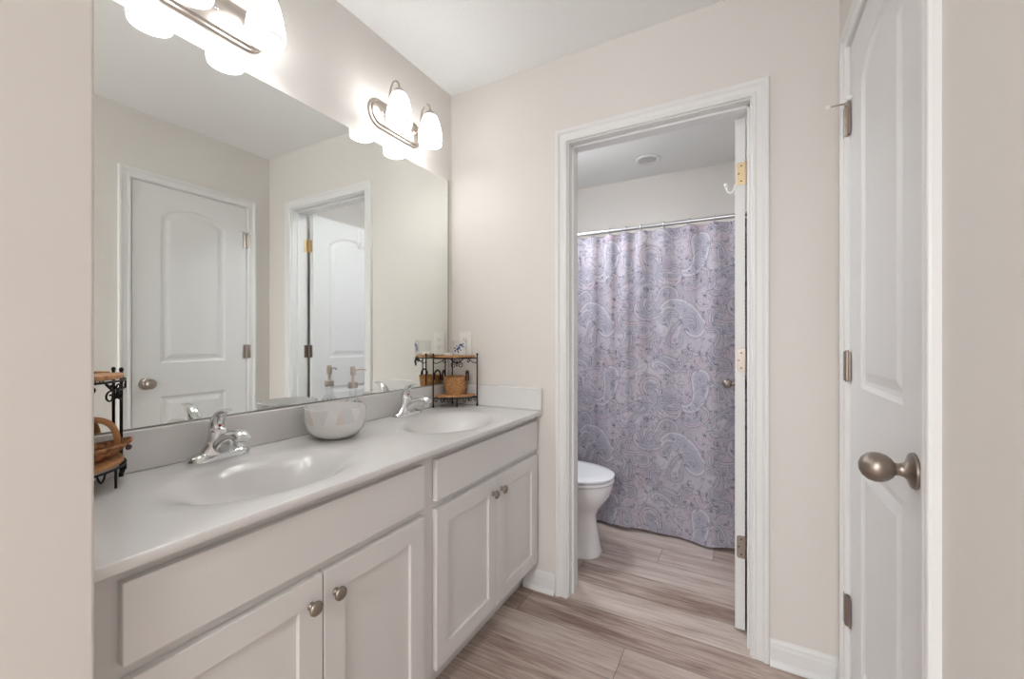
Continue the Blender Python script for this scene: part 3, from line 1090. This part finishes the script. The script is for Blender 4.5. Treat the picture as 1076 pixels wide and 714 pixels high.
# boat-shaped basket on the near shelf
NX, NY, NZ = -1.258, 0.345, CZ + 0.060 + .0006
t = thing('boat_basket', 'brown boat-shaped basket with a bent-wood handle on the near corner shelf', 'basket', (NX, NY, NZ), math.radians(14))
bm = bmesh.new()
rings = []
n = 64
SEC = ((0, .045, .024, 0), (.004, .056, .031, .0), (.012, .070, .038, .2), (.020, .080, .043, .4), (.026, .087, .045, .5))
def brow(z, hl, hw, lift, inn=0):
    out = []
    for k in range(n):
        a = 2 * PI * k / n
        c, s = math.cos(a), math.sin(a)
        yy = (hl - inn) * s
        xx = (hw - inn) * c * (1 - .35 * s * s)
        w = .0012 * math.sin(k * PI / 1.0 + z * 900) if not inn else 0
        out.append(Vector((xx * (1 + w * 20), yy, z + lift * .014 * s * s * s * s + (.004 if inn else 0))))
    return out
fullsec = []
for i in range(17):
    zz = .026 * i / 16
    fullsec.append((zz, float(np.interp(zz, [s[0] for s in SEC], [s[1] for s in SEC])), float(np.interp(zz, [s[0] for s in SEC], [s[2] for s in SEC])), float(np.interp(zz, [s[0] for s in SEC], [s[3] for s in SEC]))))
loft(bm, [brow(z, hl + (.0015 if i % 2 else 0), hw + (.0015 if i % 2 else 0), l) for i, (z, hl, hw, l) in enumerate(fullsec)] + [brow(z, hl, hw, l, .004) for z, hl, hw, l in fullsec[::-1]])
finish('basket_body', bm, M['bark'], t, smooth=True, angle=60)
bm = bmesh.new()
tube(bm, [(.001 + .046 * math.cos(a) * (1 - .35 * math.sin(a) ** 2), .088 * math.sin(a), .027 + .007 * math.sin(a) ** 4) for a in [2 * PI * k / 64 for k in range(65)]], .0038, 8)
finish('rim', bm, M['bark'], t, smooth=True)
bm = bmesh.new()
tube(bm, [(0, .062, .020), (0, .061, .045), (0, .050, .072), (0, .026, .088), (0, -.008, .091), (0, -.040, .080), (0, -.054, .055), (0, -.058, .020)], .0035, 10, smooth=6, flat=(2.0, .6))
finish('handle', bm, M['handlewood'], t, smooth=True)
bm = bmesh.new()
lathe(bm, [(0, .002), (.006, .001), (.0065, -.001), (0, -.003)], 14, axis='X', origin=(.040, .060, .022))
finish('peg', bm, M['leather'], t, smooth=True)

# ------------------------------------------------------------------ glass votive with blue print, soap on the far shelf
GZ = CZ + .242 + .010 + .0006
t = thing('glass_votive', 'clear square glass votive with a blue printed motif on the far shelf', 'votive', (-1.214, 1.668, GZ), math.radians(28))
bm = bmesh.new()
s = .034
loft(bm, [[Vector((x, y, z)) for x, y in rrect(-a, a, -a, a, .004)] for a, z in ((s, 0), (s, .074), (s - .003, .074), (s - .003, .006))])
finish('glass_body', bm, M['glass'], t, smooth=True, angle=40)
bm = bmesh.new()
rnd = random.Random(3)
for (cx, cz, r) in ((-.018, .022, .005), (-.008, .030, .006), (.000, .038, .007), (.009, .050, .0075), (.017, .044, .0045), (-.004, .018, .004), (-.020, .036, .004), (.009, .026, .004), (.020, .055, .004), (-.010, .046, .003)):
    pts = []
    k_ = 10
    for k in range(k_):
        a = 2 * PI * k / k_
        rr = r * (0.65 + .6 * rnd.random())
        pts.append((cx + rr * math.cos(a), cz + rr * math.sin(a)))
    prism(bm, pts, -s - .0006, -s - .0001, 'Y')
finish('printed_motif', bm, M['blueprint'], t)
bm = bmesh.new()
prof = rrect(-.024, .024, -.016, .016, .010)
loft(bm, [[Vector((x * f, y * f, z)) for x, y in prof] for f, z in ((.85, 0), (.97, .002), (1, .006), (.97, .010), (.85, .012))])
sb = finish('soap_bar', bm, M['soapbar'], None, smooth=True)
sb.location = (-1.262, 1.640, GZ)
sb.rotation_euler = (0, 0, -.5)
tag(sb, 'small white bar of soap beside the glass votive on the far shelf', 'soap')

# ------------------------------------------------------------------ white bowl and soap bottle
t = thing('candle_bowl', 'round white ceramic bowl with a triangle-faceted band between the basins', 'bowl', (-1.202, 0.945, CZ + .0006))
bm = bmesh.new()
n = 18
prof = [(0, 0), (.042, 0), (.050, .002), (.074, .016), (.089, .036), (.0955, .057)]
lathe(bm, prof, 72)
finish('bowl_base', bm, M['ceramic'], t, smooth=True, angle=50)
bm = bmesh.new()
za, zb_ = .057, .104
ra, rb = .0955, .0985
lo = [bm.verts.new((ra * math.cos(2 * PI * k / n), ra * math.sin(2 * PI * k / n), za)) for k in range(n)]
hi = [bm.verts.new((rb * 1.004 * math.cos(2 * PI * (k + .5) / n), rb * 1.004 * math.sin(2 * PI * (k + .5) / n), zb_)) for k in range(n)]
for k in range(n):
    f = bm.faces.new((lo[k], lo[(k + 1) % n], hi[k])); f.material_index = (k % 3)
    f = bm.faces.new((hi[k], lo[(k + 1) % n], hi[(k + 1) % n])); f.material_index = 0 if k % 2 else 2
N3 = len(hi)
rim2 = [bm.verts.new((v.co.x * .955, v.co.y * .955, zb_ + .001)) for v in hi]
inn = [bm.verts.new((v.co.x * .90, v.co.y * .90, .050)) for v in hi]
inn2 = [bm.verts.new((v.co.x * .55, v.co.y * .55, .014)) for v in hi]
for A, B in ((hi, rim2), (rim2, inn), (inn, inn2)):
    for k in range(n):
        bm.faces.new((A[k], A[(k + 1) % n], B[(k + 1) % n], B[k]))
bm.faces.new(inn2)
finish('faceted_band', bm, [M['ceramic'], M['ceramic_b'], M['ceramic_g']], t)

t = thing('soap_dispenser', 'clear glass soap bottle with a brushed metal pump behind the white bowl', 'soap dispenser', (-1.266, 1.070, CZ + .0006))
bm = bmesh.new()
prof = [(0, 0), (.036, 0), (.040, .004), (.0405, .060), (.0395, .078), (.030, .098), (.018, .112), (.0135, .124), (.0135, .150)]
inner = [(max(r - .003, 0), max(h, .005)) for r, h in prof[::-1]]
lathe(bm, prof + inner, 40)
finish('bottle', bm, M['glass'], t, smooth=True, angle=50)
bm = bmesh.new()
lathe(bm, [(0, .0056), (.0362, .0056), (.0362, .030), (0, .030)], 36)
finish('liquid_soap', bm, M['soap'], t, smooth=True, angle=40)
bm = bmesh.new()
rnd = random.Random(5)
for k in range(14):
    a0 = 2 * PI * k / 14
    zc = .082 + .010 * rnd.random()
    rr = float(np.interp(zc, [p[1] for p in prof], [p[0] for p in prof])) + .0008
    q_ = []
    for j in range(8):
        b_ = 2 * PI * j / 8
        aa = a0 + .11 * math.cos(b_)
        z_ = zc + .0075 * math.sin(b_)
        r_ = float(np.interp(z_, [p[1] for p in prof], [p[0] for p in prof])) + .0007
        q_.append(bm.verts.new((r_ * math.cos(aa), r_ * math.sin(aa), z_)))
    bm.faces.new(q_)
finish('leaf_print', bm, M['greenprint'], t)
bm = bmesh.new()
lathe(bm, [(0, .149), (.016, .149), (.0165, .151), (.0165, .168), (.015, .171), (.006, .172), (.0052, .174), (.0052, .196), (.0085, .197), (.0095, .200), (.0095, .226), (.0075, .229), (0, .2295)], 28)
pm = finish('pump', bm, M['nickel'], t, smooth=True, angle=35)
bm = bmesh.new()
tube(bm, [(.002, .004, .216), (.010, .024, .217), (.016, .042, .2155), (.0175, .046, .210)], .0033, 10, smooth=4)
finish('spout', bm, M['nickel'], pm, smooth=True)


# ------------------------------------------------------------------ toilet
def toilet():
    t_ = thing('toilet', 'white two-piece toilet with closed lid in the inner room', 'toilet', (XL, 2.205, 0))
    def egg(xb, xf, hw, z, n=56, xc=None, p=2.0):
        xc = xc if xc is not None else xb + (xf - xb) * .52
        r = []
        for k in range(n):
            a = 2 * PI * k / n
            c, s = math.cos(a), math.sin(a)
            cc = (abs(c) ** (2 / p)) * (1 if c >= 0 else -1)
            ss = (abs(s) ** (2 / p)) * (1 if s >= 0 else -1)
            r.append(Vector((xc + ((xf - xc) if c > 0 else (xc - xb)) * cc, hw * ss, z)))
        return r
    bm = bmesh.new()
    S_ = [(.205, .668, .116, 0, 2.5), (.200, .672, .118, .012, 2.5), (.205, .662, .110, .03, 2.4), (.21, .650, .104, .10, 2.3), (.20, .640, .102, .17, 2.2),
          (.19, .640, .108, .215, 2.1), (.18, .660, .128, .25, 2.0), (.17, .690, .152, .285, 2.0), (.165, .715, .170, .325, 2.0), (.16, .728, .180, .365, 2.0), (.16, .730, .182, .388, 2.0), (.17, .722, .174, .393, 2.0)]
    loft(bm, [egg(a, b, c, d, p=p) for a, b, c, d, p in S_])
    finish('bowl', bm, M['porcelain'], t_, smooth=True, angle=60)
    bm = bmesh.new()
    loft(bm, [egg(.200, .732, .184, .3955, p=2.1), egg(.198, .736, .188, .400, p=2.1), egg(.198, .736, .188, .408, p=2.1), egg(.202, .731, .183, .4125, p=2.1)])
    finish('seat', bm, M['seat'], t_, smooth=True, angle=50)
    bm = bmesh.new()
    loft(bm, [egg(.204, .728, .180, .4165, p=2.1), egg(.198, .737, .189, .420, p=2.1), egg(.198, .737, .189, .429, p=2.1), egg(.206, .726, .180, .4345, p=2.1), egg(.26, .66, .130, .4385, p=2.1)])
    finish('lid', bm, M['seat'], t_, smooth=True, angle=50)
    bm = bmesh.new()
    for z, a, w, d in ((.393, .178, .175, 0), (.42, .182, .190, 0), (.60, .195, .205, 0), (.735, .200, .212, 0)):
        pass
    rings = []
    for z, xf, hw in ((.392, .180, .178), (.41, .186, .188), (.60, .198, .205), (.735, .202, .212)):
        rings.append([Vector((x, y, z)) for x, y in rrect(.012, xf, -hw, hw, .030)])
    loft(bm, rings)
    finish('tank', bm, M['porcelain'], t_, smooth=True, angle=50)
    bm = bmesh.new()
    rings = []
    for z, i in ((.7355, .004), (.740, -.006), (.762, -.006), (.770, .002)):
        rings.append([Vector((x, y, z)) for x, y in rrect(.010 + max(i, 0), .202 - i, -.212 + i, .212 - i, .030)])
    loft(bm, rings)
    finish('tank_lid', bm, M['porcelain'], t_, smooth=True, angle=40)
    bm = bmesh.new()
    lathe(bm, [(0, .199), (.012, .199), (.012, .210), (0, .213)], 16, axis='X', origin=(0, -.150, .69))
    tube(bm, [(.212, -.150, .69), (.216, -.120, .686), (.216, -.085, .680)], .005, 10, smooth=3)
    finish('flush_handle', bm, M['chrome'], t_, smooth=True)
    for s in (-1, 1):
        bm = bmesh.new()
        lathe(bm, [(.013, 0), (.013, .010), (.008, .016), (0, .018)], 14, origin=(.33, s * .122, 0))
        finish('bolt_cap', bm, M['porcelain'], t_, smooth=True)


toilet()

# ------------------------------------------------------------------ bathtub behind the curtain
t = thing('bathtub', 'white alcove bathtub behind the paisley shower curtain', 'bathtub', (XL, 2.65, 0))
bm = bmesh.new()
tw, td, th = TX - XL - .004, TY - 2.65 - .002, .42
rings = []
for (i, z) in ((0, 0), (0, th - .01), (.006, th), (.075, th), (.095, th - .02), (.16, .12), (.20, .09)):
    rings.append([Vector((x, y, z)) for x, y in rrect(.002 + i, .002 + tw - i, i, td - i, .004 + min(i, .12) * .9, n=6)])
loft(bm, rings)
finish('tub_shell', bm, M['tub'], t, smooth=True, angle=50)

# ------------------------------------------------------------------ curtain rod, rings, curtain
RY, RZ = 2.575, 1.838
t = thing('curtain_rod', 'polished metal shower rod across the inner room', 'rod', (XL, RY, RZ))
bm = bmesh.new()
tube(bm, [(.010, 0, 0), (TX - XL - .010, 0, 0)], .0112, 20)
finish('tube', bm, M['steel'], t, smooth=True)
for xx, sg in ((0.0005, 1), (TX - XL - .0005, -1)):
    bm = bmesh.new()
    lathe(bm, [(0, 0), (.030, 0), (.030, .004), (.018, .014), (.0145, .022), (0, .022)][::1], 28, axis='X')
    for v in bm.verts:
        v.co.x *= sg
    fl = finish('flange', bm, M['chrome'], t, smooth=True); fl.location = (xx, 0, 0)

RX = [-1.27, -1.165, -1.06, -.955, -.835, -.725, -.625, -.535, -.405, -.265, -.135, .0, .11]
proto = None
for i, x in enumerate(RX):
    if proto is None:
        bm = bmesh.new()
        tube(bm, [(0, .0205 * math.sin(a), .0205 * math.cos(a)) for a in [2 * PI * k / 28 for k in range(29)]], .0027, 8)
        tube(bm, [(0, .0, -.018), (.0, -.004, -.030), (.0, .002, -.042), (0, .007, -.036)], .0020, 8, smooth=4)
        proto = finish('curtain_ring', bm, M['steel'], None, smooth=True)
        tag(proto, 'small metal hook ring on the shower rod holding the curtain', 'curtain ring', 'hook rings along the shower rod')
        r_ = proto
    else:
        r_ = proto.copy(); COL.objects.link(r_)
    r_.location = (x, RY, RZ - .0045)

# paisley print painted per vertex onto the cloth
def paisley_tile(tw_, th_, d):
    nx, ny = int(round(tw_ / d)), int(round(th_ / d))
    gx, gy = np.meshgrid((np.arange(nx) + .5) * d, (np.arange(ny) + .5) * d, indexing='ij')
    bg = np.array(srgb(206, 198, 211)); pk = np.array(srgb(212, 186, 198)); wh = np.array(srgb(226, 223, 232))
    bl = np.array(srgb(132, 142, 172)); dk = np.array(srgb(78, 82, 112)); mv = np.array(srgb(180, 166, 190)); sl = np.array(srgb(178, 184, 206))
    rs = np.random.RandomState(11)
    img = np.ones((nx, ny, 3)) * bg
    for c in range(44):
        cx, cy, r = rs.rand() * tw_, rs.rand() * th_, .025 + .05 * rs.rand()
        dx = (gx - cx + tw_ / 2) % tw_ - tw_ / 2; dy = (gy - cy + th_ / 2) % th_ - th_ / 2
        w = np.exp(-(dx ** 2 + dy ** 2) / (r * r))[..., None] * .65
        img = img * (1 - w) + (pk, wh, mv, sl)[c % 4] * w

    def loc(cx, cy):
        return (gx - cx + tw_ / 2) % tw_ - tw_ / 2, (gy - cy + th_ / 2) % th_ - th_ / 2

    def blend(w, colr, a=1.0):
        nonlocal img
        w = (np.clip(w, 0, 1) * a)[..., None]
        img = img * (1 - w) + colr * w

    def line(dd, at, wid):
        return np.clip(1.25 - np.abs(dd - at) / wid, 0, 1)

    def filler(count, a):
        for c in range(count):
            dx, dy = loc(rs.rand() * tw_, rs.rand() * th_)
            kind = c % 4
            rad = np.hypot(dx, dy)
            if kind == 0:
                r = .008 + .012 * rs.rand()
                ang = (np.arctan2(dy, dx) * (1 if rs.rand() < .5 else -1) - rs.rand() * 6.28) % 6.283
                blend(line(rad, r * (.25 + .75 * ang / 6.283), .0017), dk if rs.rand() < .4 else bl, a)
            elif kind == 1:
                an = rs.rand() * 6.28
                for q in (-.9, 0, .9):
                    l = .006 + .007 * rs.rand()
                    b = an + q
                    u = (dx - l * math.cos(b)) * math.cos(b) + (dy - l * math.sin(b)) * math.sin(b)
                    v = -(dx - l * math.cos(b)) * math.sin(b) + (dy - l * math.sin(b)) * math.cos(b)
                    dd = (np.sqrt((u / l) ** 2 + (v / (l * .36)) ** 2) - 1) * l * .4
                    blend(np.clip(.6 - dd / .0016, 0, 1), (bl, dk, mv)[rs.randint(3)], a * .8)
            elif kind == 2:
                r = .0025 + .003 * rs.rand()
                blend(np.clip(.6 - (rad - r) / .0015, 0, 1), (dk, wh, bl)[rs.randint(3)], a)
            else:
                R_ = .02 + .05 * rs.rand()
                an = np.arctan2(dy, dx); a0 = rs.rand() * 6.28
                w = ((an - a0) % 6.283) < (1 + 1.4 * rs.rand())
                blend(line(rad, R_, .0017) * w, (bl, dk, mv)[rs.randint(3)], a * .9)
                blend(line(rad, R_ - .005, .0018) * w, wh, a * .8)

    def pais(cx, cy, L, ang, flip, style):
        dx, dy = loc(cx, cy)
        c, s = math.cos(ang), math.sin(ang)
        u = dx * c + dy * s; v = (-dx * s + dy * c) * flip
        dd = np.full_like(u, 9.0); par = np.zeros_like(u)
        K = 44
        x, y, th0 = 0.0, 0.0, PI / 2 - .35
        for k in range(K):
            f = k / (K - 1)
            r = L * (.36 * (1 - f) ** 0.9 + .012)
            e = np.hypot(u - x, v - y) - r
            par = np.where(e < dd, f, par)
            dd = np.minimum(dd, e)
            th0 += (0.01 + .20 * f ** 1.5)
            st = L * .050 * (1 - .30 * f)
            x += st * math.cos(th0); y += st * math.sin(th0)
        f1, f2, f3 = ((wh, sl, mv), (pk, wh, bl), (sl, pk, wh), (bg, sl, pk))[style % 4]
        b = L * .085
        blend(np.clip(.5 - (dd - .010) / .002, 0, 1), bg, .65)
        an = np.arctan2(v, u)
        blend(line(dd + .002 * np.cos(an * 16 + par * 60), .0085, .0016), bl, .6)
        blend(np.clip(.5 - dd / .002, 0, 1), f1, .55)
        blend(line(dd, 0, .0019), dk, .85)
        blend(line(dd, -.0055, .0022), wh, .4)
        blend(np.clip(.5 - (dd + b + .004) / .002, 0, 1), f2, .5)
        blend(line(dd, -b - .003, .0017), dk if style % 2 else bl, .75)
        hatch = np.clip(1 - np.abs(dd + b * 1.75) / (b * .45), 0, 1) * (np.cos(an * 20 + par * 70) > .1)
        blend(hatch, bl, .45)
        blend(line(dd, -2.3 * b, .0016), bl, .8)
        blend(np.clip(.5 - (dd + 2.4 * b) / .002, 0, 1), f3, .45)
        rad = np.hypot(u, v)
        R_ = L * .085
        blend(line(rad, R_ * (1 + .3 * np.cos(an * 5)), .0018), dk, .8)
        blend(np.clip(.5 - (rad - R_ * .45) / .0015, 0, 1), (bl, mv)[style % 2], .8)
    filler(460, .72)
    spots = [(.10, .10, .20, .3, 1), (.36, .16, .22, 2.6, -1), (.20, .36, .19, 4.2, 1), (.46, .40, .21, .9, 1), (.07, .58, .22, 5.5, -1), (.32, .60, .18, 1.9, 1),
             (.50, .66, .15, 3.7, 1), (.24, .02, .12, 2.2, 1), (.50, .03, .13, 5.0, -1), (.03, .34, .13, 1.2, -1), (.34, .40, .10, 3.3, -1), (.20, .72, .13, .1, -1),
             (.22, .20, .09, 5.9, -1), (.19, .52, .09, .4, 1), (.50, .26, .10, 1.7, 1), (.40, .74, .10, 2.9, 1), (.44, .54, .08, 4.0, 1), (.02, .74, .10, 3.6, -1), (.33, .28, .08, 1.1, 1)]
    for i, (a_, b_, L, an, fl_) in enumerate(spots):
        pais(a_, b_, L * .80, an, fl_, i)
    filler(230, .75)
    for c in range(22):
        dx, dy = loc(rs.rand() * tw_, rs.rand() * th_)
        rad = np.hypot(dx, dy); an = np.arctan2(dy, dx) + rs.rand() * 3
        s_ = rad - (.006 + .007 * rs.rand()) * (1 + .4 * np.cos(5 * an))
        blend(np.clip(.5 - s_ / .002, 0, 1), (wh, pk, sl)[c % 3], .8)
        blend(line(s_, 0, .0017), dk, .85)
        blend(np.clip(.5 - (rad - .0028) / .0015, 0, 1), dk, .8)
    return img


def curtain():
    d = 0.003
    TW, TH = 0.55, 0.78
    tile = paisley_tile(TW, TH, d)
    x0, x1 = XL + .03, TX - .03
    Hh = 1.800
    nz = int(Hh / d)
    nx = 540
    u = np.linspace(0, 1, nx)
    xw = x0 + (x1 - x0) * u
    zz = np.linspace(0, 1, nz)           # 0 top, 1 bottom
    U, ZZ = np.meshgrid(u, zz, indexing='ij')
    XW = x0 + (x1 - x0) * U
    rx = np.array(RX)
    # pinched folds between rings near the top, broad waves lower down
    ph = np.interp(xw, rx, np.arange(len(rx)))
    PH = np.repeat(ph[:, None], nz, 1)
    top = np.cos(2 * PI * PH)                        # 1 at rings
    sharp = np.sign(top) * np.abs(top) ** 0.8
    wt = np.exp(-ZZ * 3.0)
    broad = (np.sin(XW * 13.5 + 0.9 + .7 * np.sin(XW * 5.1)) * .024 + np.sin(XW * 27.0 + 2.1 + 1.2 * ZZ) * .009 + np.sin(XW * 47 + 1.0) * .0035)
    YY = RY + .003 - np.exp(-ZZ * 1.3) * .0120 * sharp + (1 - np.exp(-ZZ * 5)) * broad * .85
    YY -= .018 * ZZ ** 2 * np.clip((XW + .55) / .5, 0, 1) * 0 + .0
    # the end beside the door hangs straight; flare toward the room at the hem
    YY -= ZZ ** 2 * .012
    lim = np.clip((XW + .12) / .08, 0, 1)
    YY = YY * (1 - lim) + np.maximum(YY, 2.562) * lim
    sag = (1 - top) * .0022 * np.exp(-ZZ * 14)
    top_z = 1.817
    ZW = top_z - sag - (top_z - 0.020 - .012 * np.sin(XW * 9 + 1) * 0.5) * ZZ
    # arc-length texture coordinate
    mid = nz * 2 // 3
    ds = np.hypot(np.diff(XW[:, mid]), np.diff(YY[:, mid]) * 1.4)
    s_ = np.concatenate([[0], np.cumsum(ds)])
    S2 = np.repeat(s_[:, None], nz, 1)
    tx = ((S2 / d).astype(int)) % tile.shape[0]
    tz = ((ZZ * Hh / d).astype(int)) % tile.shape[1]
    colr = tile[tx, tz]
    colr = (colr * .68 + colr.mean(-1, keepdims=True) * .32) * np.array([.86, .845, .86])
    hem = (ZZ * Hh < .003) | (np.abs(ZZ * Hh - .032) < .0018)
    colr = np.where(hem[..., None], colr * .86, colr)
    co = np.stack([XW - XL, YY - RY, ZW - RZ], -1).reshape(-1, 3)
    idx = np.arange(nx * nz).reshape(nx, nz)
    q = np.stack([idx[:-1, :-1], idx[1:, :-1], idx[1:, 1:], idx[:-1, 1:]], -1).reshape(-1, 4)
    me = bpy.data.meshes.new('shower_curtain')
    me.vertices.add(len(co)); me.vertices.foreach_set('co', co.ravel())
    me.loops.add(q.size); me.loops.foreach_set('vertex_index', q.ravel().astype(np.int32))
    me.polygons.add(len(q)); me.polygons.foreach_set('loop_start', np.arange(0, q.size, 4, dtype=np.int32))
    me.update(calc_edges=True)
    ca = me.color_attributes.new('print', 'FLOAT_COLOR', 'POINT')
    rgba = np.concatenate([colr.reshape(-1, 3), np.ones((nx * nz, 1))], 1).astype(np.float32)
    ca.data.foreach_set('color', rgba.ravel())
    me.shade_smooth()
    me.materials.append(M['curtain'])
    o = bpy.data.objects.new('shower_curtain', me)
    COL.objects.link(o)
    o.location = (XL, RY, RZ)
    tag(o, 'lilac and blue paisley shower curtain hanging from the rod', 'shower curtain')


curtain()

# ------------------------------------------------------------------ recessed lamp over the tub
t = thing('recessed_light', 'round unlit recessed lamp in the ceiling over the tub', 'ceiling lamp', (-.588, 3.06, HC))
bm = bmesh.new()
lathe(bm, [(.085, 0), (.085, -.004), (.078, -.009), (.062, -.007), (.058, -.002), (.058, .0)], 48)
finish('trim_ring', bm, M['trim'], t, smooth=True, angle=40)
bm = bmesh.new()
lathe(bm, [(0, -.0055), (.040, -.0050), (.057, -.0015), (.0575, 0), (0, 0)], 40)
finish('lens', bm, M['vent'], t, smooth=True)

# ceiling lamp of the toilet room (above the door head, out of this view) and one added in the bedroom as fill
def dome(name, label, loc, power, color, estr):
    t_ = thing(name, label, 'ceiling lamp', loc)
    bm_ = bmesh.new()
    lathe(bm_, [(.055, 0), (.06, -.006), (.055, -.016), (.012, -.020), (.012, -.075), (.10, -.082), (.132, -.090), (0, -.092)], 40)
    finish('canopy', bm_, M['nickel'], t_, smooth=True, angle=40)
    bm_ = bmesh.new()
    lathe(bm_, [(.132, -.0905), (.150, -.102), (.148, -.120), (.12, -.150), (.07, -.168), (0, -.174)], 40)
    finish('glass_dome', bm_, mat('dome_glass', (.9, .9, .9), .4, emit=color, estr=estr), t_, smooth=True)
    l = bpy.data.lights.new('dome_light', 'AREA'); l.shape = 'DISK'; l.size = .25
    l.energy = power; l.color = color
    lo_ = bpy.data.objects.new('dome_light', l); COL.objects.link(lo_); lo_.parent = t_
    lo_.location = (0, 0, -.180)


dome('unseen_lamp', 'round flush ceiling lamp in the inner room above the toilet', (-1.10, 2.22, HC), TOILET_W, (0.88, 0.93, 1.0), 16.5)
dome('unseen_lamp', 'added fill lamp on the unseen bedroom ceiling behind the viewer', (-.15, -1.9, HC), BED_FILL_W, (0.98, 0.985, 1.0), 9.0)
